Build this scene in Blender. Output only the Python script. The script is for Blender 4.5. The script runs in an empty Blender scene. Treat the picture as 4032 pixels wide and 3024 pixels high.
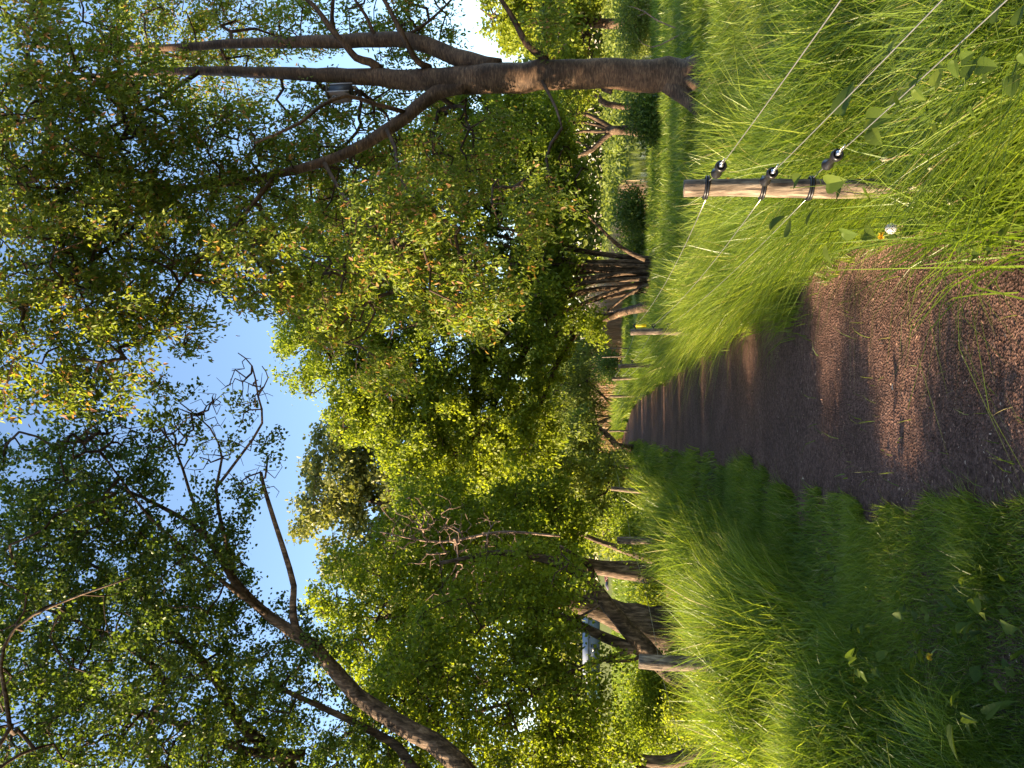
import bpy, math, random
import numpy as np
from mathutils import Vector

R = math.radians
rng = np.random.default_rng(7)
random.seed(7)
sc = bpy.context.scene
COL = sc.collection

# ------------------------------------------------------------------ camera
CAM_H = 1.6
PITCH = R(6.8)
F = 740.0
cam_d = bpy.data.cameras.new("camera")
cam_d.sensor_width = 36.0
cam_d.lens = F / 1024 * 36
cam_d.clip_start = 0.05
cam_d.clip_end = 2000
cam = bpy.data.objects.new("camera", cam_d)
COL.objects.link(cam)
cam.location = (0, 0, CAM_H)
from mathutils import Matrix
_f = Vector((0, math.cos(PITCH), math.sin(PITCH)))
_u = Vector((0, -math.sin(PITCH), math.cos(PITCH)))
# the photograph was taken with the phone turned on its side: image right = world down
m = Matrix(((0, 1, 0), (0, 0, 0), (0, 0, 0)))
_xr = -_u
_yu = Vector((1, 0, 0))
_zb = -_f
cam.matrix_world = Matrix(((_xr.x, _yu.x, _zb.x, 0), (_xr.y, _yu.y, _zb.y, 0),
                           (_xr.z, _yu.z, _zb.z, CAM_H), (0, 0, 0, 1)))
sc.camera = cam

# ------------------------------------------------------------------ light
SUN_EL = R(11)
SUN_AZ = R(-97)          # direction of the sun seen from above: -90 = from the left of the path
world = bpy.data.worlds.new("World")
sc.world = world
world.use_nodes = True
wn = world.node_tree
sky = wn.nodes.new("ShaderNodeTexSky")
sky.sky_type = 'NISHITA'
sky.sun_disc = False
sky.sun_elevation = SUN_EL
sky.sun_rotation = SUN_AZ
sky.altitude = 0
sky.air_density = 1.0
sky.dust_density = 0.4
sky.ozone_density = 4.0
bg = wn.nodes["Background"]
bg.inputs[1].default_value = 0.125
wb = wn.nodes.new("ShaderNodeMix"); wb.data_type = 'RGBA'; wb.blend_type = 'MULTIPLY'   # warm white balance of the phone
wb.inputs[0].default_value = 1; wb.inputs[7].default_value = (1.36, 1.0, 0.84, 1)
wn.links.new(sky.outputs[0], wb.inputs[6])
wn.links.new(wb.outputs[2], bg.inputs[0])
sun_d = bpy.data.lights.new("sun", 'SUN')
sun_d.energy = 5.0
sun_d.angle = R(0.5)
sun_d.color = (1.0, 0.78, 0.52)
sun = bpy.data.objects.new("sun", sun_d)
COL.objects.link(sun)
sdir = Vector((math.sin(SUN_AZ) * math.cos(SUN_EL), math.cos(SUN_AZ) * math.cos(SUN_EL), math.sin(SUN_EL)))
sun.rotation_euler = (-sdir).to_track_quat('-Z', 'Y').to_euler()
sun.location = (-20, 5, 20)
sc.view_settings.view_transform = 'Standard'
sc.view_settings.look = 'None'
sc.view_settings.gamma = 1
sc.view_settings.exposure = 2.3
sc.cycles.max_bounces = 12
sc.cycles.transparent_max_bounces = 4
sc.cycles.diffuse_bounces = 9
sc.cycles.transmission_bounces = 4

# ------------------------------------------------------------------ helpers
def P(U, V, d):
    """upright picture position (U right, V down, 768 x 1024) at distance d ahead -> world point"""
    a = (U - 384) / F
    b = -(V - 512) / F
    y = math.cos(PITCH) - b * math.sin(PITCH)
    z = math.sin(PITCH) + b * math.cos(PITCH)
    s = d / y
    return np.array([a * s, d, CAM_H + z * s])

def smooth(a, b, x):
    t = np.clip((x - a) / (b - a), 0, 1)
    return t * t * (3 - 2 * t)

def path_c(y):
    return np.interp(y, [0, 3, 5, 8, 12, 20, 30, 38, 60], [0.08, 0.12, 0.06, 0.0, -0.2, -0.68, -1.25, -2.0, -5.5])

def path_l(y):   # left edge of bare soil
    return path_c(y) - np.interp(y, [0, 2.8, 4.7, 8, 14, 25], [0.5, 0.55, 0.9, 0.85, 1.0, 1.0])

def path_r(y):
    return path_c(y) + np.interp(y, [0, 3, 5, 8, 14, 25], [0.55, 0.60, 0.72, 0.56, 0.62, 0.66])

def vnoise(x, y, s, seed=0):
    """cheap smooth value noise"""
    x = x * s; y = y * s
    xi = np.floor(x).astype(np.int64); yi = np.floor(y).astype(np.int64)
    fx = x - xi; fy = y - yi
    fx = fx * fx * (3 - 2 * fx); fy = fy * fy * (3 - 2 * fy)
    def h(a, b):
        n = (a * 374761393 + b * 668265263 + seed * 982451653) & 0x7fffffff
        n = ((n ^ (n >> 13)) * 1274126177) & 0x7fffffff
        return (n ^ (n >> 16)) % 10007 / 10007.0
    return (h(xi, yi) * (1 - fx) + h(xi + 1, yi) * fx) * (1 - fy) + (h(xi, yi + 1) * (1 - fx) + h(xi + 1, yi + 1) * fx) * fy

def pond_mask(x, y):
    dx = np.maximum(np.maximum(4.5 - x, x - 60), 0) / 3.0
    yn = np.interp(x, [4, 12, 30], [30, 26, 24])
    yf = np.interp(x, [4, 12, 20, 60], [44, 58, 70, 74])
    dy = np.maximum(np.maximum(yn - y, y - yf), 0) / 3.5
    return 1 - np.clip(np.sqrt(dx * dx + dy * dy), 0, 1)

def gh(x, y):
    x = np.asarray(x, float); y = np.asarray(y, float)
    r = x - path_c(y)
    near = 1 - smooth(25, 45, y)
    z = 0.03 * smooth(0.7, 1.2, np.abs(r))
    z = z + 0.13 * smooth(-1.3, -2.4, r) * near
    z = z - 0.50 * smooth(-2.9, -4.6, r) * (1 - smooth(-6.2, -9, r)) * near * (y > -50)
    z = z + 0.05 * smooth(0.8, 1.6, r) * near + .13 * smooth(.55, .95, r) * (1 - smooth(4, 8, y)) * (y > -5)
    z = z - 0.25 * smooth(8, 24, y) * smooth(1.5, 6, r)
    z = z + 1.9 * smooth(20, 170, y) * smooth(-4, -24, x) + 0.2 * smooth(60, 200, y)
    z = z - 0.8 * smooth(0, 1, pond_mask(x, y))
    z = z + 0.05 * (vnoise(x, y, 0.9, 3) - .5) * smooth(0.9, 1.6, np.abs(r)) + 0.012 * (vnoise(x, y, 3.1, 5) - .5)
    return z

def tag(o, label=None, cat=None, group=None, kind=None):
    if label: o["label"] = label
    if cat: o["category"] = cat
    if group: o["group"] = group
    if kind: o["kind"] = kind
    return o

def empty(name, loc, label, cat, group=None):
    o = bpy.data.objects.new(name, None)
    COL.objects.link(o)
    o.location = loc
    o.empty_display_size = 0.1
    return tag(o, label, cat, group)

def mesh_np(name, v, faces, mat, parent=None, tint=None, smooth_=False, origin=None):
    """faces: list of (n,k) int arrays; tint: list of arrays or None"""
    v = np.asarray(v, float)
    if parent is not None:
        v = v - np.array(parent.matrix_basis.translation if parent.parent is None else origin_of(parent))
    elif origin is not None:
        v = v - np.asarray(origin)
    if not isinstance(faces, list): faces = [faces]
    me = bpy.data.meshes.new(name)
    me.vertices.add(len(v))
    me.vertices.foreach_set("co", v.astype(np.float32).ravel())
    nl = sum(f.size for f in faces)
    npg = sum(len(f) for f in faces)
    me.loops.add(nl)
    me.polygons.add(npg)
    li = np.concatenate([f.ravel() for f in faces]).astype(np.int32)
    me.loops.foreach_set("vertex_index", li)
    tot = np.concatenate([np.full(len(f), f.shape[1], np.int32) for f in faces])
    st = np.concatenate([[0], np.cumsum(tot)[:-1]]).astype(np.int32)
    me.polygons.foreach_set("loop_start", st)
    me.polygons.foreach_set("loop_total", tot)
    if smooth_:
        me.polygons.foreach_set("use_smooth", np.ones(npg, bool))
    me.update(calc_edges=True)
    if tint is not None:
        at = me.attributes.new("tint", 'FLOAT', 'FACE')
        at.data.foreach_set("value", np.asarray(tint, np.float32))
    me.materials.append(mat)
    o = bpy.data.objects.new(name, me)
    COL.objects.link(o)
    if parent is not None:
        o.parent = parent
    elif origin is not None:
        o.location = origin
    return o

def origin_of(o):
    t = np.zeros(3)
    while o is not None:
        t += np.array(o.matrix_basis.translation); o = o.parent
    return t

class MB:
    """collects polygons"""
    def __init__(s):
        s.v = []; s.q = []; s.t = []; s.n = 0; s.tq = []; s.tt = []
    def add(s, v, q=None, t=None, tint=0.5):
        v = np.asarray(v, float).reshape(-1, 3)
        if q is not None and len(q):
            q = np.asarray(q); s.q.append(q + s.n); s.tq.append(np.full(len(q), tint) if np.isscalar(tint) else tint)
        if t is not None and len(t):
            t = np.asarray(t); s.t.append(t + s.n); s.tt.append(np.full(len(t), tint) if np.isscalar(tint) else tint)
        s.v.append(v); s.n += len(v)
    def build(s, name, mat, parent=None, sm=False, origin=None):
        fs = []; ti = []
        if s.q: fs.append(np.concatenate(s.q)); ti.append(np.concatenate(s.tq))
        if s.t: fs.append(np.concatenate(s.t)); ti.append(np.concatenate(s.tt))
        return mesh_np(name, np.concatenate(s.v), fs, mat, parent, np.concatenate(ti), sm, origin)
    def box(s, c, sx, sy, sz, rot=None, tint=.5):
        c = np.asarray(c, float)
        v = np.array([[x, y, z] for z in (-.5, .5) for y in (-.5, .5) for x in (-.5, .5)]) * [sx, sy, sz]
        if rot is not None: v = v @ np.asarray(rot).T
        s.add(v + c, [[0, 2, 3, 1], [4, 5, 7, 6], [0, 1, 5, 4], [2, 6, 7, 3], [0, 4, 6, 2], [1, 3, 7, 5]], tint=tint)
    def tube(s, pts, rad, N=8, caps=True, tint=.5, rough=0.0, seed=0):
        pts = np.asarray(pts, float); rad = np.broadcast_to(np.asarray(rad, float), (len(pts),))
        T = np.gradient(pts, axis=0); T /= np.linalg.norm(T, axis=1)[:, None] + 1e-9
        ref = np.array([0, 1., 0]) if abs(T[0][1]) < .9 else np.array([1., 0, 0])
        ang = np.arange(N) / N * 2 * math.pi
        rr = np.random.default_rng(seed + 11)
        ph = rr.random(4) * 6.28
        rings = []
        for i in range(len(pts)):
            a = np.cross(T[i], ref); a /= np.linalg.norm(a) + 1e-9
            b = np.cross(a, T[i]); ref = b
            k = 1 + rough * (np.sin(2 * ang + ph[0] + i * .11) * .35 + np.sin(3 * ang + ph[1] - i * .07) * .35 + np.sin(5 * ang + ph[2] + i * .05) * .25 + rr.normal(0, .05, N))
            rings.append(pts[i] + (np.cos(ang)[:, None] * a + np.sin(ang)[:, None] * b) * (rad[i] * k)[:, None])
        v = np.concatenate(rings)
        n = len(pts)
        i0 = (np.arange(n - 1)[:, None] * N + np.arange(N)[None, :]).ravel()
        i1 = (np.arange(n - 1)[:, None] * N + (np.arange(N)[None, :] + 1) % N).ravel()
        q = np.stack([i0, i1, i1 + N, i0 + N], 1)
        tris = []
        if caps:
            v = np.concatenate([v, pts[:1], pts[-1:]])
            a0 = n * N; a1 = a0 + 1
            for k in range(N):
                tris.append([a0, (k + 1) % N, k]); tris.append([a1, (n - 1) * N + k, (n - 1) * N + (k + 1) % N])
        s.add(v, q, tris, tint)

def catmull(pts, step=0.25):
    pts = np.asarray(pts, float)
    p = np.concatenate([[2 * pts[0] - pts[1]], pts, [2 * pts[-1] - pts[-2]]])
    out = []
    for i in range(1, len(p) - 2):
        L = np.linalg.norm(p[i + 1][:3] - p[i][:3])
        n = max(2, int(L / step))
        for k in range(n):
            t = k / n
            out.append(.5 * ((2 * p[i]) + (-p[i - 1] + p[i + 1]) * t + (2 * p[i - 1] - 5 * p[i] + 4 * p[i + 1] - p[i + 2]) * t * t + (-p[i - 1] + 3 * p[i] - 3 * p[i + 1] + p[i + 2]) * t ** 3))
    out.append(p[-2])
    return np.array(out)

# ------------------------------------------------------------------ materials
def new_mat(name):
    m = bpy.data.materials.new(name); m.use_nodes = True
    nt = m.node_tree
    for n in list(nt.nodes): nt.nodes.remove(n)
    out = nt.nodes.new("ShaderNodeOutputMaterial")
    return m, nt, out

def ramp(nt, fac, stops):
    r = nt.nodes.new("ShaderNodeValToRGB")
    els = r.color_ramp.elements
    while len(els) < len(stops): els.new(0.5)
    for e, (p, c) in zip(els, stops):
        e.position = p; e.color = (*c, 1)
    nt.links.new(fac, r.inputs[0])
    return r.outputs[0]

def leaf_mat(name, stops, transl=0.45, rough=0.45, spec=0.35, tcol=(1.25, 1.2, 0.55), gain=1.0):
    m, nt, out = new_mat(name)
    at = nt.nodes.new("ShaderNodeAttribute"); at.attribute_name = "tint"
    col = ramp(nt, at.outputs["Fac"], [(p, tuple(min(.8, c * gain) for c in cc)) for p, cc in stops])
    b = nt.nodes.new("ShaderNodeBsdfPrincipled")
    b.inputs["Roughness"].default_value = rough
    b.inputs["Specular IOR Level"].default_value = spec
    nt.links.new(col, b.inputs["Base Color"])
    t = nt.nodes.new("ShaderNodeBsdfTranslucent")
    mx = nt.nodes.new("ShaderNodeMix"); mx.data_type = 'RGBA'; mx.blend_type = 'MULTIPLY'
    mx.inputs[0].default_value = 1
    nt.links.new(col, mx.inputs[6]); mx.inputs[7].default_value = (*tcol, 1)
    nt.links.new(mx.outputs[2], t.inputs[0])
    ms = nt.nodes.new("ShaderNodeMixShader"); ms.inputs[0].default_value = transl
    nt.links.new(b.outputs[0], ms.inputs[1]); nt.links.new(t.outputs[0], ms.inputs[2])
    nt.links.new(ms.outputs[0], out.inputs[0])
    return m

def noise_mat(name, stops, scale=(1, 1, 1), nscale=8, detail=6, rough=0.85, bump=0.4, bdist=0.01, spec=0.2, dist=0.0, use_tint=False, metallic=0, patch=0.0):
    m, nt, out = new_mat(name)
    tc = nt.nodes.new("ShaderNodeTexCoord")
    mp = nt.nodes.new("ShaderNodeMapping"); mp.inputs["Scale"].default_value = scale
    nt.links.new(tc.outputs["Object"], mp.inputs[0])
    n = nt.nodes.new("ShaderNodeTexNoise"); n.inputs["Scale"].default_value = nscale
    n.inputs["Detail"].default_value = detail; n.inputs["Roughness"].default_value = .62
    n.inputs["Distortion"].default_value = dist
    nt.links.new(mp.outputs[0], n.inputs["Vector"])
    fac = n.outputs["Fac"]
    if use_tint:
        at = nt.nodes.new("ShaderNodeAttribute"); at.attribute_name = "tint"
        ad = nt.nodes.new("ShaderNodeMath"); ad.operation = 'MULTIPLY_ADD'
        nt.links.new(at.outputs["Fac"], ad.inputs[0]); ad.inputs[1].default_value = .6
        nt.links.new(fac, ad.inputs[2])
        sb = nt.nodes.new("ShaderNodeMath"); sb.operation = 'SUBTRACT'; sb.inputs[1].default_value = .3
        nt.links.new(ad.outputs[0], sb.inputs[0]); cf = sb.outputs[0]
    else:
        cf = fac
    col = ramp(nt, cf, stops)
    if patch:
        n2 = nt.nodes.new("ShaderNodeTexNoise"); n2.inputs["Scale"].default_value = patch; n2.inputs["Detail"].default_value = 5
        nt.links.new(tc.outputs["Object"], n2.inputs["Vector"])
        pr = nt.nodes.new("ShaderNodeMapRange"); pr.inputs[1].default_value = .35; pr.inputs[2].default_value = .65; pr.inputs[3].default_value = .5; pr.inputs[4].default_value = 1.2
        nt.links.new(n2.outputs["Fac"], pr.inputs[0])
        h2 = nt.nodes.new("ShaderNodeHueSaturation"); nt.links.new(pr.outputs[0], h2.inputs["Value"]); nt.links.new(col, h2.inputs["Color"])
        col = h2.outputs[0]
    b = nt.nodes.new("ShaderNodeBsdfPrincipled")
    b.inputs["Roughness"].default_value = rough
    b.inputs["Specular IOR Level"].default_value = spec
    b.inputs["Metallic"].default_value = metallic
    nt.links.new(col, b.inputs["Base Color"])
    if bump > 0:
        bp = nt.nodes.new("ShaderNodeBump"); bp.inputs["Strength"].default_value = bump
        bp.inputs["Distance"].default_value = bdist
        nt.links.new(fac, bp.inputs["Height"]); nt.links.new(bp.outputs[0], b.inputs["Normal"])
    nt.links.new(b.outputs[0], out.inputs[0])
    return m

def plain(name, col, rough=0.6, metallic=0.0, spec=.4):
    c2 = tuple(x * .75 for x in col)
    return noise_mat(name, [(0.35, c2), (0.65, col)], nscale=30, rough=rough, metallic=metallic, bump=.1, bdist=.002, spec=spec)

def sharp(x, k=1.0):
    return tuple(min(1, c * k) for c in x)

M = {}
M['cherry_leaf'] = leaf_mat("cherry_leaf", [(0.0, (0.050, 0.080, 0.012)), (0.45, (0.108, 0.145, 0.018)), (0.8, (0.17, 0.20, 0.026)), (0.9, (0.21, 0.13, 0.04)), (1.0, (0.28, 0.13, 0.07))], transl=.58, gain=1.6)
M['hazel_leaf'] = leaf_mat("hazel_leaf", [(0.0, (0.055, 0.090, 0.010)), (0.5, (0.125, 0.170, 0.015)), (1.0, (0.20, 0.24, 0.020))], transl=.6, gain=1.4)
M['maple_leaf'] = leaf_mat("maple_leaf", [(0.0, (0.038, 0.068, 0.014)), (0.5, (0.080, 0.122, 0.018)), (1.0, (0.16, 0.185, 0.024))], transl=.52, gain=1.4)
M['willow_leaf'] = leaf_mat("willow_leaf", [(0.0, (0.075, 0.105, 0.020)), (0.5, (0.145, 0.180, 0.032)), (1.0, (0.22, 0.245, 0.05))], transl=.55, gain=1.3)
M['far_leaf'] = leaf_mat("far_leaf", [(0.0, (0.060, 0.080, 0.022)), (0.5, (0.115, 0.130, 0.034)), (1.0, (0.19, 0.19, 0.055))], transl=.45, gain=1.45)
M['yellow_leaf'] = leaf_mat("yellow_leaf", [(0.0, (0.090, 0.130, 0.012)), (0.5, (0.175, 0.220, 0.020)), (1.0, (0.25, 0.28, 0.030))], transl=.6, gain=1.25)
M['grass'] = leaf_mat("grass_blade", [(0.0, (0.050, 0.085, 0.010)), (0.5, (0.122, 0.178, 0.020)), (0.88, (0.24, 0.28, 0.040)), (0.94, (0.32, 0.28, 0.10)), (1.0, (0.40, 0.33, 0.16))], transl=.5, rough=.38, spec=.4, tcol=(1.2, 1.25, .5), gain=1.2)
M['reed'] = leaf_mat("reed_stalk", [(0.0, (0.24, 0.15, 0.085)), (0.5, (0.36, 0.24, 0.14)), (1.0, (0.50, 0.37, 0.23))], transl=.35, tcol=(1, 1, .9), gain=1.25)
M['weed'] = leaf_mat("weed_leaf", [(0.0, (0.050, 0.085, 0.014)), (0.5, (0.095, 0.145, 0.020)), (1.0, (0.17, 0.21, 0.03))], transl=.45, gain=.85, spec=.2, rough=.6)
M['cherry_bark'] = noise_mat("cherry_bark", [(0.30, (0.036, 0.022, 0.014)), (0.5, (0.095, 0.056, 0.033)), (0.72, (0.22, 0.14, 0.08))], scale=(6.0, 6.0, 26), nscale=1.7, detail=9, bump=.6, bdist=.015, rough=.65, dist=.9, patch=3.5)
M['bark'] = noise_mat("furrowed_bark", [(0.35, (0.030, 0.020, 0.013)), (0.52, (0.105, 0.070, 0.043)), (0.68, (0.26, 0.18, 0.12))], scale=(9, 9, 2.0), nscale=2.2, detail=8, bump=1.0, bdist=.03, dist=.3, patch=2.0)
M['twig'] = noise_mat("twig_bark", [(0.35, (0.030, 0.020, 0.013)), (0.65, (0.085, 0.055, 0.034))], nscale=12, bump=0, rough=.8)
M['dead_twig'] = noise_mat("dead_twig", [(0.3, (0.12, 0.075, 0.055)), (0.65, (0.30, 0.21, 0.16))], nscale=12, bump=0, rough=.8)
M['post'] = noise_mat("weathered_post_wood", [(0.36, (0.035, 0.026, 0.020)), (0.5, (0.14, 0.105, 0.075)), (0.66, (0.30, 0.24, 0.17))], scale=(16, 16, 2.2), nscale=3.4, detail=9, bump=.9, bdist=.012, dist=.4, patch=9)
M['wire'] = plain("galvanised_wire", (0.50, 0.48, 0.45), .35, .8)
M['rubber'] = plain("black_rubber", (0.012, 0.011, 0.011), .35)
M['steel'] = plain("zinc_steel", (0.45, 0.47, 0.50), .3, .9)
M['yellow'] = plain("yellow_plastic", (0.80, 0.60, 0.02), .5)

# ------------------------------------------------------------------ ground
def grid_mesh(xs, ys, zf):
    X, Y = np.meshgrid(xs, ys)
    Z = zf(X, Y)
    v = np.stack([X, Y, Z], -1).reshape(-1, 3)
    nx = len(xs); ny = len(ys)
    i = (np.arange(ny - 1)[:, None] * nx + np.arange(nx - 1)[None, :]).ravel()
    return v, np.stack([i, i + 1, i + 1 + nx, i + nx], 1)

def axis(a, segs):
    out = [a]
    for b, st in segs:
        n = max(1, int(round(abs(b - out[-1]) / st)))
        out += list(np.linspace(out[-1], b, n + 1)[1:])
    return np.array(out)

xs = axis(-600, [(-120, 60), (-40, 8), (-10, 1.0), (-3, .12), (3, .05), (10, .25), (40, 1.2), (120, 8), (600, 60)])
ys = axis(-60, [(-4, 8), (0, .5), (8, .08), (20, .25), (80, 1.2), (200, 8), (900, 60)])
gv, gq = grid_mesh(xs, ys, gh)
m, nt, out = new_mat("ground_soil_and_turf")
tc = nt.nodes.new("ShaderNodeTexCoord")
n1 = nt.nodes.new("ShaderNodeTexNoise"); n1.inputs["Scale"].default_value = 1.3; n1.inputs["Detail"].default_value = 8
n2 = nt.nodes.new("ShaderNodeTexNoise"); n2.inputs["Scale"].default_value = 22; n2.inputs["Detail"].default_value = 6
nt.links.new(tc.outputs["Object"], n1.inputs["Vector"]); nt.links.new(tc.outputs["Object"], n2.inputs["Vector"])
soil = ramp(nt, n2.outputs["Fac"], [(0.35, (0.030, 0.022, 0.013)), (0.65, (0.085, 0.062, 0.035))])
turf = ramp(nt, n2.outputs["Fac"], [(0.35, (0.12, 0.14, 0.03)), (0.65, (0.28, 0.29, 0.07))])
sx = nt.nodes.new("ShaderNodeSeparateXYZ"); nt.links.new(tc.outputs["Object"], sx.inputs[0])
mr = nt.nodes.new("ShaderNodeMapRange"); mr.inputs[1].default_value = 10; mr.inputs[2].default_value = 24
nt.links.new(sx.outputs[1], mr.inputs[0])
mx = nt.nodes.new("ShaderNodeMix"); mx.data_type = 'RGBA'
nt.links.new(mr.outputs[0], mx.inputs[0]); nt.links.new(soil, mx.inputs[6]); nt.links.new(turf, mx.inputs[7])
b = nt.nodes.new("ShaderNodeBsdfPrincipled"); b.inputs["Roughness"].default_value = .95; b.inputs["Specular IOR Level"].default_value = .1
nt.links.new(mx.outputs[2], b.inputs["Base Color"])
bp = nt.nodes.new("ShaderNodeBump"); bp.inputs["Strength"].default_value = .6; bp.inputs["Distance"].default_value = .04
nt.links.new(n2.outputs["Fac"], bp.inputs["Height"]); nt.links.new(bp.outputs[0], b.inputs["Normal"])
nt.links.new(b.outputs[0], out.inputs[0])
g = mesh_np("ground", gv, gq, m, smooth_=True)
tag(g, "uneven grassy ground of the meadow on both sides of the path", "ground", kind="structure")

# the trodden path, a sheet lying a few mm above the ground
m, nt, out = new_mat("path_bark_mulch")
tc = nt.nodes.new("ShaderNodeTexCoord")
n1 = nt.nodes.new("ShaderNodeTexNoise"); n1.inputs["Scale"].default_value = 38; n1.inputs["Detail"].default_value = 8; n1.inputs["Roughness"].default_value = .7
n3 = nt.nodes.new("ShaderNodeTexNoise"); n3.inputs["Scale"].default_value = 1.6; n3.inputs["Detail"].default_value = 4
vo = nt.nodes.new("ShaderNodeTexVoronoi"); vo.inputs["Scale"].default_value = 75
for n in (n1, n3, vo): nt.links.new(tc.outputs["Object"], n.inputs["Vector"])
c1 = ramp(nt, n1.outputs["Fac"], [(0.32, (0.062, 0.032, 0.023)), (0.5, (0.140, 0.076, 0.055)), (0.68, (0.25, 0.145, 0.105))])
hs = nt.nodes.new("ShaderNodeHueSaturation")
mrr = nt.nodes.new("ShaderNodeMapRange"); mrr.inputs[1].default_value = .3; mrr.inputs[2].default_value = .7; mrr.inputs[3].default_value = .75; mrr.inputs[4].default_value = 1.2
nt.links.new(n3.outputs["Fac"], mrr.inputs[0]); nt.links.new(mrr.outputs[0], hs.inputs["Value"]); nt.links.new(c1, hs.inputs["Color"])
b = nt.nodes.new("ShaderNodeBsdfPrincipled"); b.inputs["Roughness"].default_value = .9; b.inputs["Specular IOR Level"].default_value = .15
nt.links.new(hs.outputs[0], b.inputs["Base Color"])
ad = nt.nodes.new("ShaderNodeMath"); ad.operation = 'ADD'
nt.links.new(n1.outputs["Fac"], ad.inputs[0]); nt.links.new(vo.outputs["Distance"], ad.inputs[1])
bp = nt.nodes.new("ShaderNodeBump"); bp.inputs["Strength"].default_value = .9; bp.inputs["Distance"].default_value = .018
nt.links.new(ad.outputs[0], bp.inputs["Height"]); nt.links.new(bp.outputs[0], b.inputs["Normal"])
nt.links.new(b.outputs[0], out.inputs[0])
py = axis(-3, [(0, .2), (7, .04), (16, .12), (60, .6)])
pu = np.linspace(0, 1, 60)
UU, YY = np.meshgrid(pu, py)
wl = path_l(YY) - .75 * (1 - smooth(6, 12, YY)) - .15 + .25 * (vnoise(YY, YY * 0, 1.1, 8) - .5) + .12 * (vnoise(YY, YY * 0, 4.1, 9) - .5)
wr = path_r(YY) + .18 + .18 * (vnoise(YY, YY * 0, 1.4, 18) - .5)
XX = wl + (wr - wl) * UU
ZZ = gh(XX, YY) + .004 + .014 * (vnoise(XX, YY, 6, 4) - .3) + .010 * vnoise(XX, YY, 17, 6)
edge = np.minimum(UU, 1 - UU) * 16
ZZ = np.where(edge < 1, gh(XX, YY) + .004 - .012 * (1 - np.clip(edge, 0, 1)), ZZ)
i = (np.arange(len(py) - 1)[:, None] * 60 + np.arange(59)[None, :]).ravel()
p = mesh_np("path", np.stack([XX, YY, ZZ], -1).reshape(-1, 3), np.stack([i, i + 1, i + 61, i + 60], 1), m, smooth_=True)
tag(p, "brown trodden footpath of wood mulch leading away between the fences", "path", kind="structure")

# chips and dry leaves lying on the path
def kites(c, a, s, n, L, W, fold=.08, tint=None):
    """6 point leaves. arrays (N,3) centre at base, a axis, s side, n normal"""
    N = len(c)
    L = np.broadcast_to(L, N)[:, None]; W = np.broadcast_to(W, N)[:, None]
    p0 = c
    r1 = c + a * L * .33 + s * W * .5 + n * L * fold
    r2 = c + a * L * .70 + s * W * .36 + n * L * fold * .6
    t = c + a * L - n * L * fold * 1.3
    l2 = c + a * L * .70 - s * W * .36 + n * L * fold * .6
    l1 = c + a * L * .33 - s * W * .5 + n * L * fold
    v = np.stack([p0, r1, r2, t, l2, l1], 1).reshape(-1, 3)
    k = np.arange(N)[:, None] * 6
    q = np.concatenate([k + [[0, 1, 2, 3]], k + [[0, 3, 4, 5]]])
    tt = None if tint is None else np.concatenate([tint, tint])
    return v, q, tt

def unit(a): return a / (np.linalg.norm(a, axis=-1, keepdims=True) + 1e-9)

def rand_y(n, y0, y1, p=1.0):
    u = rng.random(n)
    return (y0 ** (-p) + u * (y1 ** (-p) - y0 ** (-p))) ** (-1 / p)

N = 26000
yy = rand_y(N, 1.4, 14, 1.2)
xl = path_l(yy) - .7; xr = path_r(yy) + .15
xx = xl + (xr - xl) * rng.random(N)
zz = gh(xx, yy) + .014 + .008 * rng.random(N)
a = unit(np.stack([rng.normal(size=N), rng.normal(size=N), rng.normal(size=N) * .22], 1))
up = np.tile([0, 0, 1.], (N, 1)) + rng.normal(size=(N, 3)) * .25
s = unit(np.cross(a, up)); n = np.cross(s, a)
v, q, t = kites(np.stack([xx, yy, zz], 1), a, s, n, rng.uniform(.006, .025, N), rng.uniform(.003, .009, N), .05, rng.random(N) ** 1.6)
M['chips'] = leaf_mat("wood_chip", [(0.0, (0.060, 0.030, 0.020)), (0.5, (0.155, 0.085, 0.060)), (0.85, (0.32, 0.18, 0.115)), (1.0, (0.50, 0.36, 0.25))], transl=0.02, tcol=(1, 1, 1), rough=.8, spec=.15)
o = mesh_np("wood_chips", v, q, M['chips'], tint=t)
tag(o, "reddish brown wood chips and bark crumbs scattered over the path", "wood chips", kind="stuff")

# ------------------------------------------------------------------ grass
def blades(x, y, h, w, lean, seg, tint, z=None, droop=.5):
    """curved blades. lean (N,2) horizontal tip offset as share of height"""
    N = len(x)
    base = np.stack([x, y, gh(x, y) - .01 if z is None else z], 1)
    ang = rng.random(N) * math.pi
    side = np.stack([np.cos(ang), np.sin(ang), np.zeros(N)], 1)
    rows = []
    for k in range(seg + 1):
        t = k / seg
        off = np.stack([lean[:, 0] * h * t ** 1.8, lean[:, 1] * h * t ** 1.8, h * (t - droop * np.hypot(lean[:, 0], lean[:, 1]) * .45 * t ** 3)], 1)
        c = base + off
        ww = (w * (1 - t) ** .6 * (1 if k else .8))[:, None]
        if k < seg:
            rows += [c - side * ww / 2, c + side * ww / 2]
        else:
            rows.append(c)
    nv = 2 * seg + 1
    v = np.stack(rows, 1).reshape(-1, 3)
    kk = np.arange(N)[:, None] * nv
    qs = [kk + [[2 * j, 2 * j + 1, 2 * j + 3, 2 * j + 2]] for j in range(seg - 1)]
    tr = kk + [[2 * seg - 2, 2 * seg - 1, 2 * seg]]
    q = np.concatenate(qs) if qs else np.zeros((0, 4), int)
    return v, q, tr, np.concatenate([np.tile(tint, seg - 1), tint]) if qs else tint

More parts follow.
